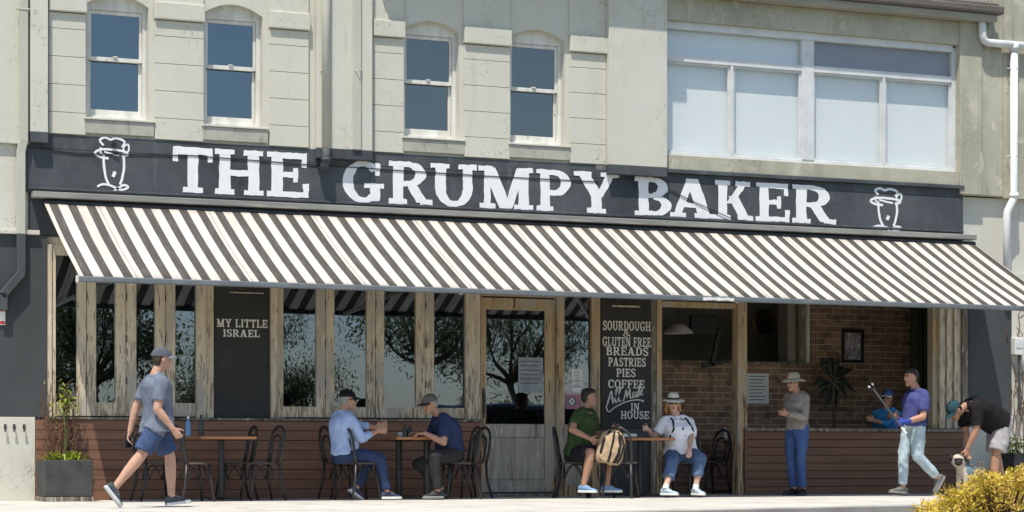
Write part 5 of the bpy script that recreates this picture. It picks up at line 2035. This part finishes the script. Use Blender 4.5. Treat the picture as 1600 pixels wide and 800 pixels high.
    for s in (1, -1):
        hs = hnd.get(s, {})
        d = hs.get('d', (Wr[s] - E[s]).normalized())
        hand(b, Wr[s], d, hs.get('thumb', V((0, 0, 1)) + fw * .3), hs.get('curl', .5), hs.get('palm', -lf * s), .98 * k)
    body = voxel(b, 'body', SK[tone], root, base, .0075, 1)
    # ---- eyes
    if not glasses:
        e = MB()
        for s in (1, -1): e.ell(HP(.008, .031 * s, .0835), hf * .008, hl * .0125, hu * .0065, 10, 6)
        e.build('eyes', M['eye'], root, off=base, smooth=True)
        e = MB()
        for s in (1, -1): e.tube([HP(.029, .014 * s, .096), HP(.034, .034 * s, .091), HP(.027, .052 * s, .074)], [.005, .0055, .004], 6)
        e.build('eyebrows', HAIR[hair[1]] if hair else M['eye'], root, off=base, smooth=True)
    lp = MB()
    for z_, r_ in ((-.0565, .0062), (-.068, .0072)): lp.ell(HP(z_, 0, .0865), hf * .010, hl * .023, hu * r_, 10, 5)
    lp.build('lips', M['lip'], root, off=base, smooth=True)
    # ---- shirt
    if shirt is not None:
        m = MB()
        torso_rings(.024, hem, .95, m)
        m.tube([pv + u * (nk - pv).length * .90, nk - u * .005 + f * .004, nk + (hd - nk) * .10], [.075 * k, .076 * k, .066 * k], 16)
        for s in (1, -1):
            m.tube([nk - u * .03 * k, nk.lerp(sh[s], .55) + u * .010, sh[s]], [.056 * k, .066 * k, .072 * k], 12, True)
            e_ = E[s]
            if long_sleeve:
                capsule(m, sh[s], e_, .068 * k * bulk ** .5, .056 * k, bulge=.02)
                w_ = e_.lerp(Wr[s], sleeve)
                m.tube([e_ + (e_ - w_).normalized() * .03, e_, e_.lerp(w_, .5), w_], [.04 * k, .056 * k, .052 * k, .044 * k], 12)
            else:
                t_ = sh[s].lerp(e_, sleeve)
                m.tube([sh[s] - (t_ - sh[s]).normalized() * .03, sh[s], sh[s].lerp(t_, .5), t_], [.05 * k, .070 * k * bulk ** .5, .071 * k * bulk ** .5, .070 * k * bulk ** .5], 14)
        if hem < -.25:
            for s in (1, -1): m.tube([hp[s] + UP * .05, hp[s], hp[s].lerp(K[s], .36)], [.10, .118, .122], 16)
        so_ = voxel(m, 'shirt', shirt, root, base, .010, 2, .017, 7.0, Y * 7 + yaw)
        if collar is not None:
            cm = MB()
            c0 = nk + (hd - nk) * .10 + f * .004
            for rr, zz in ((.068, .0),):
                ring = [c0 + lf * .070 * k * cos(w_) + f * .072 * k * sin(w_) + u * (.010 - .024 * max(0, sin(w_))) for w_ in [2 * pi * j / 20 for j in range(20)]]
                cm.tube(ring, .014 * k, 8, closed=True)
            for s in (1, -1):
                p0 = c0 + f * .070 * k + lf * .012 * s
                cm.rings([[p0 + lf * .045 * s * t + u * (.012 + .01 * t) - f * .012 * t, p0 + lf * (.012 + .04 * t) * s - u * (.055 - .02 * t) + f * (.012 - .012 * t), p0 + lf * (.012 + .04 * t) * s - u * (.055 - .02 * t) + f * (.004 - .012 * t), p0 + lf * .045 * s * t + u * (.012 + .01 * t) - f * .020 * t] for t in (0, 1)])
            cm.build('collar', collar, so_, off=base, smooth=True, sharp=40)
    # ---- trousers
    if legs is not None:
        m = MB()
        torso_rings(.006, -.2, .12, m)
        for s in (1, -1):
            r = leg_r * bulk ** .5
            capsule(m, hp[s], K[s], .106 * k * r, .078 * k * r)
            if leg_len <= .5:
                t_ = hp[s].lerp(K[s], leg_len * 2)
                pass
            else:
                t_ = K[s].lerp(An[s], (leg_len - .5) * 2)
                m.tube([K[s] + (K[s] - t_).normalized() * .03, K[s], K[s].lerp(t_, .4), t_], [.05 * k, .072 * k * r, .068 * k * r, (.060 if leg_len > .8 else .066) * k * r], 14)
        if leg_len <= .5:
            m = MB()
            torso_rings(.004, -.2, .12, m)
            for s in (1, -1):
                t_ = hp[s].lerp(K[s], leg_len * 2)
                r = leg_r * bulk ** .5
                d_ = (t_ - hp[s]).normalized()
                m.tube([hp[s] - d_ * .05, hp[s], hp[s].lerp(t_, .5), t_], [.05 * k, .096 * k * r, .102 * k * r, .102 * k * r], 16)
        voxel(m, 'shorts' if leg_len <= .5 else 'trousers', legs, root, base, .010, 2, .015, 8.0, yaw + 3)
    # ---- shoes and socks
    ft = feet or {}
    for s in (1, -1):
        o_ = ft.get(s, {})
        ay = R(o_.get('yaw', yaw + 8 * s))
        ap = R(o_.get('pitch', 0))
        d = V((cos(ay) * cos(ap), sin(ay) * cos(ap), -sin(ap)))
        l_ = V((-sin(ay), cos(ay), 0))
        n = d.cross(l_).normalized()
        a = An[s]
        if shoe is not None:
            g = a - n * .095 * k
            rs, sr = [], []
            for t, wd_, ht in ((-.075, .022, .060), (-.066, .033, .088), (-.04, .037, .105), (.0, .039, .108), (.05, .041, .088), (.10, .046, .066), (.15, .046, .054), (.185, .036, .044), (.205, .018, .034)):
                c = g + d * t * k
                ring = []
                for j in range(16):
                    w_ = 2 * pi * j / 16
                    ring.append(c + l_ * wd_ * cos(w_) * k + n * (.020 + (ht - .020) * (.5 + .5 * sin(w_))) * k)
                rs.append(ring)
                sr.append([c + l_ * (wd_ + .005) * x_ * k + n * z_ * k for x_, z_ in ((1, .0), (1.0, .016), (.96, .030), (-.96, .030), (-1.0, .016), (-1, .0))])
            sh_ = MB().rings(rs).build('shoe', shoe, root, off=base, smooth=True)
            MB().rings(sr).build('sole', sole or M['ceramic'], sh_, off=base, bevel=.004)
            lm = MB()
            for t in (.035, .06, .085):
                c = g + d * t * k + n * (.100 - (t - .02) * .42) * k
                lm.tube([c - l_ * .022 * k, c + n * .006, c + l_ * .022 * k], .0045, 5)
            lm.build('laces', sole or M['ceramic'], sh_, off=base)
        if sock is not None:
            MB().tube([a - (K[s] - a).normalized() * .02, a + (K[s] - a).normalized() * .05], [.046 * k, .043 * k], 12).build('sock', sock, root, off=base, smooth=True, sharp=50)
        if glove is not None and s in glove[0]:
            gm = MB()
            hs = hnd.get(s, {})
            dd = hs.get('d', (Wr[s] - E[s]).normalized())
            hand(gm, Wr[s], dd, hs.get('thumb', V((0, 0, 1)) + fw * .3), hs.get('curl', .5), hs.get('palm', -lf * s), 1.10 * k)
            capsule(gm, Wr[s] - dd * .05, Wr[s] + dd * .03, .036 * k, .036 * k)
            voxel(gm, 'glove', glove[1], root, base, .008, 1)
    # ---- hair
    if hair is not None:
        kind, colr = hair
        m = MB()
        rs = []
        for h, a, fr, bk in ((-.070, .050, -.034, -.075), (-.045, .064, -.024, -.092), (-.01, .0735, .0, -.101), (.025, .0765, .030, -.104), (.052, .0775, .084, -.106), (.078, .073, .097, -.102), (.102, .058, .084, -.085), (.118, .036, .036, -.058), (.126, .012, .012, -.03)):
            c0, hb = (fr + bk) / 2, (fr - bk) / 2
            rs.append([HP(h, a * cos(w_), c0 + hb * sin(w_)) for w_ in [2 * pi * j / 22 for j in range(22)]])
        m.rings(rs)
        if kind == 'long':
            for j in range(11):
                an = pi * .80 + (pi * 1.4) * j / 10
                p0 = HP(.05, .072 * cos(an - pi * .0), -.01 + .088 * sin(an) * -1 * -1)
            for j in range(13):
                w_ = R(-20) - R(140) * j / 12
                px_, py_ = .080 * cos(w_ + 0), -.012 + .098 * sin(w_)
                random.seed(j)
                m.tube([HP(.05, px_ * .95, py_ * .95), HP(-.03, px_ * 1.10, py_ * 1.05), HP(-.10, px_ * 1.18 + random.gauss(0, .006), py_ * 1.08), HP(-.155, px_ * 1.02, py_ * 1.0 + random.gauss(0, .008))], [.018, .025, .023, .010], 8, True)
        voxel(m, 'hair', HAIR[colr], root, base, .007, 1, .006, 30.0)
    # ---- headwear
    if cap is not None:
        cm_, bm_ = cap[0], cap[1] if len(cap) > 1 else cap[0]
        rs = []
        for i in range(8):
            t = i / 7 * pi / 2
            r_ = cos(t) if i < 7 else .04
            rs.append([HP(.038 + .100 * sin(t), .086 * r_ * cos(w_), -.006 + (.112 * r_) * sin(w_)) for w_ in [2 * pi * j / 24 for j in range(24)]])
        c_ = MB().rings(rs).build('cap', cm_, root, off=base, smooth=True, sharp=60)
        bt, bb = [], []
        for i in range(6):
            t = i / 5
            rt, rb = [], []
            for j in range(11):
                w_ = R(90 - 72 + 144 * j / 10)
                ex = t * .085 * max(0, cos((j - 5) / 5 * 1.45)) ** .6
                x_ = .084 * cos(w_)
                z_ = .046 - .018 * (cos(w_) ** 2) - .020 * t
                d_ = -.006 + .110 * sin(w_) + ex
                rt.append(HP(z_, x_, d_))
                rb.append(HP(z_ - .006, x_, d_))
            bt.append(rt + rb[::-1])
        MB().rings(bt).build('brim', bm_, c_, off=base, smooth=True, sharp=50)
        MB().ell(HP(.139, 0, -.006), hf * .009, hl * .009, hu * .005, 8, 4).build('button', bm_, c_, off=base)
    if hat is not None:
        hm, band, br, dn = hat
        rs = []
        for h, a, d in ((.040, .084, .108), (.07, .083, .107), (.105, .078, .100), (.135, .066, .086), (.148, .045, .058), (.150, .01, .012)):
            rs.append([HP(h, a * cos(w_), -.006 + d * sin(w_)) for w_ in [2 * pi * j / 26 for j in range(26)]])
        h_ = MB().rings(rs).build('hat', hm, root, off=base, smooth=True, sharp=70)
        rs = []
        for r_, z_ in ((0, .052), (.35, .054), (.7, .047 - dn * .3), (1, .042 - dn), (1.0, .036 - dn), (.7, .039 - dn * .3), (.35, .046), (0, .044)):
            rs.append([HP(z_ + .008 * r_ * cos(2 * w_ + .5), (.083 + br * r_) * cos(w_), -.006 + (.107 + br * r_) * sin(w_)) for w_ in [2 * pi * j / 32 for j in range(32)]])
        MB().rings(rs, False).build('brim', hm, h_, off=base, smooth=True)
        if band is not None:
            rs = [[HP(h, (.086 + .002) * cos(w_), -.006 + (.110 + .002) * sin(w_)) for w_ in [2 * pi * j / 26 for j in range(26)]] for h in (.048, .078)]
            MB().rings(rs).build('hat_band', band, h_, off=base, smooth=True, sharp=50)
    if glasses:
        g_ = MB()
        for s in (1, -1):
            rs = []
            for d_ in (.0, .006):
                rs.append([HP(.006 + .019 * sin(w_), .033 * s + .027 * cos(w_), .094 + d_ - .012 * abs(cos(w_)) * (1 if cos(w_) * s > 0 else .2)) for w_ in [2 * pi * j / 14 for j in range(14)]])
            g_.rings(rs)
            g_.tube([HP(.014, .058 * s, .086), HP(.010, .079 * s, .04), HP(.0, .080 * s, -.02)], .0045, 6)
        g_.tube([HP(.012, .012, .098), HP(.012, -.012, .098)], .004, 6)
        g_.build('sunglasses', M['lens'], root, off=base, smooth=True, sharp=50)
    return root, dict(base=base, E=E, W=Wr, K=K, A=An, nk=nk, hd=hd, pv=pv, sh=sh, u=u, f=f, lf=lf, fw=fw, HP=HP)


C = cloth
voxel(MB().rings(BAG), 'bag', tan_m, bp, V((0, 0, 0)), .012, 3, .022, 9.0)
# 1 the man walking past on the left
r1, j1 = person('person walking past the left windows in grey cap, blue grey T-shirt and navy shorts', -4.05, 8,
                (252.5, 562), (243, 588), (245, 655), (203, 674, .22), (270, 670, -.24), (268, 775, .09), (178, 764, -.09),
                Le=V((-1, .1, -.1)), Re=V((-1, -.1, -.2)), H=1.78, hyaw=12, pitch=0, tone='fair', hair=('short', 'brown'),
                shirt=C('blue_grey_jersey', (.155, .180, .230)), sleeve=.72, hem=-.30, legs=C('navy_shorts', (.055, .085, .17)), leg_len=.45, bulk=1.08, belly=.02,
                shoe=C('dark_trainers', (.07, .085, .10)), sole=pm('pale_sole', (.55, .56, .57), rough=.7), cap=(C('grey_cap', (.105, .115, .135)), C('grey_cap_brim', (.20, .21, .23))),
                feet={1: dict(yaw=6, pitch=-6), -1: dict(yaw=4, pitch=52)}, hands={1: dict(curl=.9), -1: dict(curl=.8, thumb=V((1, -.4, .2)), palm=V((-.1, 1, .1)))})
w = j1['W'][1]
t = thing('phone', 'small black phone in the left hand of the walking man', 'phone', w + V((-.02, -.0, -.11)))
MB().box(-.036, .036, -.006, .006, -.07, .07).build('case', M['black'], t, bevel=.004)
MB().box(-.032, .032, -.0075, -.0062, -.062, .062).build('screen', M['lens'], t)
# 2 the man in pale blue
person('person seated in pale blue shirt, dark cap and jeans, gesturing across the middle table', -1.28, 10,
       (543, 625), (535.5, 646), (536, 711), (588, 668, .22), (590, 673, -.16), (557, 762, .12), (604, 768, -.12),
       Lk=V((1, 0, .8)), Rk=V((1, -.1, .8)), H=1.74, hyaw=5, pitch=2, tone='warm', hair=('short', 'grey'), shirt=C('pale_blue_cotton', (.36, .47, .70)), sleeve=.55, long_sleeve=True, hem=-.05, collar=C('pale_blue_collar', (.40, .51, .74)),
       legs=C('blue_denim_dark', (.035, .055, .12)), leg_len=.97, belly=.05, bulk=1.04, shoe=C('navy_shoes', (.06, .07, .12)), sole=M['ceramic'], cap=(C('black_cap', (.015, .015, .018)),), glasses=True, hunch=.02,
       feet={1: dict(yaw=10, pitch=35), -1: dict(yaw=5)}, hands={1: dict(curl=.25, thumb=UP, d=V((1, -.1, .35))), -1: dict(curl=.3, thumb=UP, d=V((1, .1, .05)))})
# 3 the man in navy
person('person leaning on the middle table in navy T-shirt, grey cap and dark trousers', -1.2, 176,
       (672, 632), (687, 650), (708, 710), (664, 677, -.15), (652, 677, .16), (684, 767, -.32), (690, 764, .08),
       Le=V((.3, -.5, -1)), Re=V((.2, .6, -1)), Lk=V((-1, -.5, .7)), Rk=V((-1, .2, .7)), H=1.76, hyaw=186, pitch=14, tone='warm', hair=('short', 'grey'), shirt=C('navy_cotton', (.028, .042, .095)), sleeve=.80, hem=-.05,
       legs=C('charcoal_trousers', (.035, .033, .032)), leg_len=.97, belly=.07, bulk=1.1, shoe=C('dark_shoes', (.05, .05, .055)), sole=pm('grey_sole', (.25, .25, .25), rough=.7), cap=(C('taupe_cap', (.14, .125, .105)), C('taupe_cap_brim', (.05, .048, .045))), hunch=.05,
       hands={1: dict(curl=.6, d=V((-1, .15, 0)), palm=V((0, 0, -1)), thumb=V((0, 1, .2))), -1: dict(curl=.7, d=V((-1, -.3, .1)), palm=V((0, 0, -1)), thumb=V((0, -1, .2)))})
# 4 the man in the green polo
person('person seated in dark green polo shirt and black shorts, facing the woman in white', -1.02, -50,
       (920, 621), (916, 641), (900, 711), (957, 672, -.10), (921, 685, -.42), (948, 758, -.34), (912, 758, -.46),
       Le=V((0, .5, -1)), Re=V((-.8, -.4, -.6)), Lk=V((.7, -.6, .9)), Rk=V((.3, -1, .9)), H=1.77, hyaw=-14, pitch=0, tone='tan', hair=('short', 'dark'), shirt=C('dark_green_pique', (.050, .080, .028)), sleeve=.72, hem=-.05, collar=C('dark_green_collar', (.035, .055, .03)), sw=.19,
       legs=C('black_shorts', (.022, .021, .025)), leg_len=.44, bulk=1.2, shoe=C('blue_trainers', (.20, .33, .55)), sole=M['ceramic'], feet={1: dict(yaw=-35), -1: dict(yaw=-62)},
       hands={1: dict(curl=.5, palm=V((0, 0, -1)), thumb=V((-.3, .6, 0))), -1: dict(curl=.6, thumb=UP)})
# 5 the woman in white
r5, j5 = person('person seated in white short sleeved top, white sun hat, sunglasses and cropped blue jeans', -1.0, -96,
                (1052, 630), (1057, 653), (1063, 710), (1078, 706, -.42), (1013, 671, -.12), (1087, 763, -.46), (1040, 763, -.48),
                Le=V((.9, -.1, -.6)), Re=V((-.5, .2, -1)), Lk=V((.2, -1, 1)), Rk=V((-.2, -1, 1)), H=1.66, hyaw=-112, pitch=4, tone='pale', hair=('long', 'blonde'), shirt=C('white_jersey', (.80, .80, .83), .95), sleeve=.66, hem=-.08,
                legs=C('mid_blue_denim', (.095, .15, .255)), leg_len=.80, leg_r=1.12, bulk=1.28, belly=.08, bust=.07, hip=1.12, sw=.18, shoe=C('pale_blue_trainers', (.42, .55, .62)), sole=M['ceramic'], sock=M['ceramic'],
                hat=(M['straw'], M['black'], .072, .012), glasses=True, feet={1: dict(yaw=-82), -1: dict(yaw=-60)},
                hands={1: dict(curl=.5, palm=V((0, .3, -1)), thumb=V((-1, 0, 0)), d=V((-.3, -.5, -.7))), -1: dict(curl=1.0, thumb=UP, d=V((-1, -.1, .2)))})
st = MB()
for s in (1, -1):
    a_ = j5['nk'] + j5['lf'] * .105 * s - j5['u'] * .008 + j5['f'] * .01
    st.tube([a_ - j5['f'] * .10 - j5['u'] * .12, a_ - j5['f'] * .04 + j5['u'] * .045, a_ + j5['f'] * .125 - j5['u'] * .03, a_ + j5['f'] * .20 - j5['u'] * .14 + j5['lf'] * .03 * s, a_ + j5['f'] * .10 - j5['u'] * .30 + j5['lf'] * .085 * s], .014, 7)
st.build('backpack_strap', C('navy_strap', (.02, .022, .035)), r5, off=j5['base'], smooth=True)
g_ = MB()
c0 = j5['nk'] + j5['f'] * .225 - j5['u'] * .19
for s in (1, -1):
    g_.ell(c0 + j5['lf'] * .012 * s - j5['u'] * .03 * s, j5['lf'] * .02, j5['u'] * .026, j5['f'] * .006, 10, 5)
g_.tube([c0 + j5['u'] * .08, c0 - j5['u'] * .01], .004, 6)
g_.build('hanging_glasses', M['lens'], r5, off=j5['base'], smooth=True)
# 6 the woman in beige standing at the counter
person('person standing at the counter in beige jacket, sand sun hat and blue jeans, hands clasped', -.85, 202,
       (1239.5, 598), (1245, 616), (1246, 671), (1231, 646, -.17), (1230, 647, .02), (1255, None, -.06), (1241, None, .10),
       Le=V((1, -.5, -.8)), Re=V((.7, .7, -.8)), Lk=V((-1, -.2, 0)), Rk=V((-1, 0, 0)), H=1.68, hyaw=196, pitch=2, tone='warm', hair=('short', 'brown'), shirt=C('beige_fleece', (.30, .265, .235)), sleeve=.93, long_sleeve=True, hem=-.08,
       legs=C('blue_denim', (.065, .115, .27)), leg_len=.97, sw=.155, bulk=.93, bust=.03, shoe=C('dark_boots', (.03, .03, .035)), sole=M['black'], hat=(M['sandhat'], None, .075, .022), glasses=True,
       feet={1: dict(yaw=225), -1: dict(yaw=190)}, hands={1: dict(curl=.8, thumb=UP, d=V((-.9, .3, .1))), -1: dict(curl=.8, thumb=UP, d=V((-.9, -.3, .05)))}, neckline=True)
# 7 the man in pale jeans carrying the litter picker
r7, j7 = person('person striding left in violet blue polo shirt and pale jeans, carrying a pick-up stick', -1.80, 182,
                (1424, 590), (1432, 612), (1429, 662), (1415, 659, -.22), (1403, 652, .14), (1464, 746, -.09), (1410, None, .09),
                Le=V((1, -.4, -.6)), Re=V((.5, .6, -1)), Lk=V((-1, 0, .1)), Rk=V((-1, 0, .1)), H=1.78, hyaw=180, pitch=0, tone='warm', hair=('short', 'dark'), shirt=C('violet_blue_cotton', (.070, .078, .22)), sleeve=.74, hem=-.16, collar=C('violet_blue_collar', (.05, .05, .15)),
                legs=C('bleached_denim', (.42, .52, .56)), leg_len=.96, bulk=1.05, belly=.03, shoe=C('grey_trainers', (.17, .165, .15)), sole=pm('grey_trainer_sole', (.22, .21, .2), rough=.8), glove=([1], C('blue_glove', (.05, .08, .34))),
                feet={1: dict(yaw=180, pitch=56), -1: dict(yaw=180, pitch=-4)}, hands={1: dict(curl=1.1, thumb=V((-.3, .3, 1)), d=V((-.9, .35, -.2))), -1: dict(curl=1.1, thumb=UP, d=V((-.8, -.2, .2)))})
a_, b_ = at(1411, 671, -2.02), at(1361, 603, -1.86)
t = thing('litter_picker', 'grey pick-up stick with two white rubber tips held by the man in pale jeans', 'pick-up stick', a_)
d = b_ - a_
MB().tube([d * .02, d * .93], .014, 8).build('shaft', pm('grey_alloy', (.09, .088, .085), rough=.5, metal=.3), t)
sd = d.normalized().cross(V((0, 1, 0))).normalized()
for s in (1, -1):
    MB().tube([d * .92, d * .95 + sd * .03 * s, d * 1.0 + sd * .032 * s], .010, 6).build('jaw', M['black'], t)
    MB().ell(d * 1.01 + sd * .032 * s, d.normalized() * .022, sd * .016, V((0, .018, 0)), 10, 6).build('rubber_tip', M['ceramic'], t, smooth=True)
MB().tube([d * -.10, d * .05], .016, 8).tube([d * -.02, d * .0 - sd * .06, d * .09 - sd * .05], .007, 6).build('grip', M['paper'], t)
# 8 the man bending down to the dog
r8, j8 = person('person bending over the small dog in black shirt, teal cap and pale grey shorts', -1.78, 184,
                (1492, 641), (1510, 634), (1562, 659), (1511, 701, -.12), (1513, 702, .10), (1551, None, -.10), (1567, None, .12),
                Le=V((.4, -.5, .2)), Re=V((.4, .5, .2)), Lk=V((-1, 0, .1)), Rk=V((-1, 0, .1)), H=1.86, hyaw=186, pitch=48, tone='tan', hair=('short', 'dark'), shirt=C('black_cotton', (.016, .015, .016)), sleeve=.80, hem=-.02, hunch=.045,
                legs=C('pale_grey_shorts', (.38, .36, .37), .9), leg_len=.46, leg_r=1.12, bulk=1.22, belly=.06, shoe=C('dark_brown_shoes', (.06, .05, .045)), sole=M['black'], cap=(C('teal_cap', (.025, .07, .082)),),
                hands={1: dict(curl=.8, d=V((-.1, 0, -1)), thumb=V((-1, 0, 0))), -1: dict(curl=.8, d=V((-.1, 0, -1)), thumb=V((-1, 0, 0)))})
# 9 the person sitting inside
chair(1385, .62, 200, 'black cafe chair inside the counter under the person in bright blue', GC)
person('person sitting inside behind the counter in bright blue top and white brimmed visor', .60, 214,
       (1387, 622), (1385, 642), (1383, 711), (1366, 657, -.28), (1388, 655, -.25), (1360, None, -.22), (1375, None, .0),
       Le=V((-.6, -.3, -1)), Re=V((.4, .4, -1)), H=1.70, hyaw=215, pitch=0, tone='tan', hair=('short', 'dark'), shirt=C('bright_blue_top', (.05, .26, .55)), sleeve=.5, long_sleeve=True, hem=-.05,
       legs=C('dark_jeans', (.03, .035, .05)), leg_len=.97, bulk=1.0, shoe=C('black_shoes', (.02, .02, .02)), sole=M['black'], cap=(C('blue_cap', (.06, .10, .28)), M['ceramic']), glasses=True,
       Lk=V((-1, -.4, .7)), Rk=V((-1, 0, .7)), hands={1: dict(curl=.8), -1: dict(curl=.8)})

# ================================================================= the dog
YD = -1.80
dh = at(1497, 720, YD)
base = V((fx(1513, YD), YD, 0))
dg = thing('dog', 'small fawn dog with black face and teal grey harness standing under the bending man', 'dog', base)
fur = pm('fawn_fur', (.52, .46, .38), (.42, .36, .28), (30, 30, 30), rough=.85, bump=.6, bsc=(70, 70, 70), bdist=.006)
msk = pm('black_fur', (.02, .017, .016), (.035, .03, .028), (30, 30, 30), rough=.8, bump=.5, bsc=(70, 70, 70), bdist=.005)
F_ = V((-1, -.22, 0)).normalized()
S_ = V((0, 0, 1)).cross(F_)
bc = V((dh.x, YD, 0)) - F_ * .20
m = MB()
rs = []
for t, z, a, h in ((-.25, .33, .055, .06), (-.21, .335, .085, .09), (-.12, .33, .095, .098), (.0, .325, .095, .105), (.09, .325, .105, .118), (.14, .34, .09, .105), (.18, .38, .065, .07)):
    rs.append([bc + F_ * t + V((0, 0, z)) + S_ * a * cos(w_) + V((0, 0, 1)) * h * sin(w_) for w_ in [2 * pi * j / 18 for j in range(18)]])
m.rings(rs)
hc = dh + V((0, 0, .0))
B_ = F_
m.tube([bc + F_ * .13 + V((0, 0, .37)), hc - F_ * .03], [.080, .068], 12, True)
T_ = S_
F_ = V((-.5, -.87, 0)).normalized()
S_ = V((0, 0, 1)).cross(F_)
m.ell(hc, F_ * .098, S_ * .098, V((0, 0, .092)), 16, 10)
HF_, HS_ = F_, S_
F_, S_ = B_, T_
for s in (1, -1):
    p = bc + F_ * .12 + S_ * .062 * s
    m.tube([p + V((0, 0, .30)), p + V((0, 0, .15)) - F_ * .005, p + V((0, 0, .05)), p + F_ * .006 + V((0, 0, .02))], [.042, .030, .024, .028], 10, True)
    p = bc - F_ * .19 + S_ * .06 * s
    m.tube([p + V((0, 0, .32)), p + F_ * .045 + V((0, 0, .19)), p - F_ * .035 + V((0, 0, .085)), p - F_ * .02 + V((0, 0, .02))], [.062, .042, .024, .026], 10, True)
    m.ell(bc + F_ * .155 + S_ * .062 * s + V((0, 0, .018)), F_ * .04, S_ * .026, V((0, 0, .018)), 10, 6)
    m.ell(bc - F_ * .185 + S_ * .06 * s + V((0, 0, .018)), F_ * .04, S_ * .026, V((0, 0, .018)), 10, 6)
tb = bc - F_ * .25 + V((0, 0, .38))
m.tube([tb, tb - F_ * .05 + V((0, 0, .05)), tb - F_ * .02 + V((0, 0, .10)), tb + F_ * .03 + V((0, 0, .085)), tb + F_ * .02 + V((0, 0, .045))], [.026, .025, .023, .020, .015], 9, True)
voxel(m, 'body', fur, dg, base, .008, 1, .003, 40)
F_, S_ = HF_, HS_
m = MB().ell(hc + F_ * .082 - V((0, 0, .026)), F_ * .045, S_ * .056, V((0, 0, .045)), 14, 8)
m.ell(hc + F_ * .066 + V((0, 0, .016)), F_ * .040, S_ * .070, V((0, 0, .028)), 14, 8)
voxel(m, 'muzzle', msk, dg, base, .007, 1)
for s in (1, -1):
    e0 = hc + S_ * .078 * s + V((0, 0, .062))
    m = MB().ell(hc + S_ * .090 * s + V((0, 0, .040)) + F_ * .030, F_ * .036, S_ * .026, V((0, 0, .048)), 12, 7)
    m.build('ear', msk, dg, off=base, smooth=True)
m = MB()
for s in (1, -1): m.ell(hc + F_ * .102 + S_ * .038 * s + V((0, 0, .012)), F_ * .01, S_ * .012, V((0, 0, .012)), 10, 6)
m.build('eyes', M['lens'], dg, off=base, smooth=True)
F_, S_ = B_, T_
har = cloth('teal_grey_harness', (.16, .24, .25))
rs = []
for t, z, a, h in ((-.01, .325, .101, .112), (.09, .325, .112, .126), (.13, .335, .100, .118)):
    rs.append([bc + F_ * t + V((0, 0, z)) + S_ * a * cos(w_) + V((0, 0, 1)) * h * sin(w_) for w_ in [2 * pi * j / 20 for j in range(20)]])
MB().rings(rs).build('harness', har, dg, off=base, smooth=True, sharp=50)
MB().tube([bc + F_ * .08 + V((0, 0, .44)), j8['W'][1] + V((-.01, 0, -.09))], .006, 6).build('lead', M['black'], dg, off=base)

# ================================================================= a dark van parked in the street, seen only in the door glass
vc = V((6.6, -14.2, LOW))
va = math.atan2(kd.y, kd.x)
vn_ = thing('parked_van', 'black van parked in the road facing the cafe', 'van', vc, va)
vbl = pm('black_van_paint', (.012, .013, .015), rough=.25, spec=.5, coat=.5)
m = MB()
prof_ = [(-2.4, .35), (2.35, .35), (2.45, .75), (2.30, 1.0), (1.55, 1.18), (.95, 1.92), (.6, 2.0), (-2.25, 2.0), (-2.42, 1.75), (-2.48, .8)]
m.rings([[(x * kx, yy, z if z < 1.1 else 1.1 + (z - 1.1) * kz) for x, z in prof_] for yy, kx, kz in ((-.93, .99, .97), (-.80, 1, 1), (.80, 1, 1), (.93, .99, .97))])
m.build('body', vbl, vn_, bevel=.05)
for sy in (-1, 1):
    for a, b in ((-2.1, -.75), (-.68, .35), (.42, 1.05)):
        MB().prism([(a, 1.2), (b + (.25 if b > 1 else 0), 1.2), (b - (.25 if b > 1 else 0), 1.78), (a, 1.78)], .936 * sy, .94 * sy).build('window', M['lens'], vn_)
    for x in (-1.5, 1.5):
        MB().lathe((0, 0, 0), [(.01, -.11), (.25, -.11), (.34, -.09), (.35, 0), (.34, .09), (.25, .11), (.01, .11)], 24).build('wheel', M['black'], vn_, smooth=True, sharp=40).matrix_local = Matrix.Translation((x, .84 * sy, .35)) @ Matrix.Rotation(R(90), 4, 'X')
    MB().ell((2.38, .68 * sy, .82), (.06, 0, 0), (0, .16, 0), (0, 0, .09)).build('headlight', M['ceramic'], vn_, smooth=True)
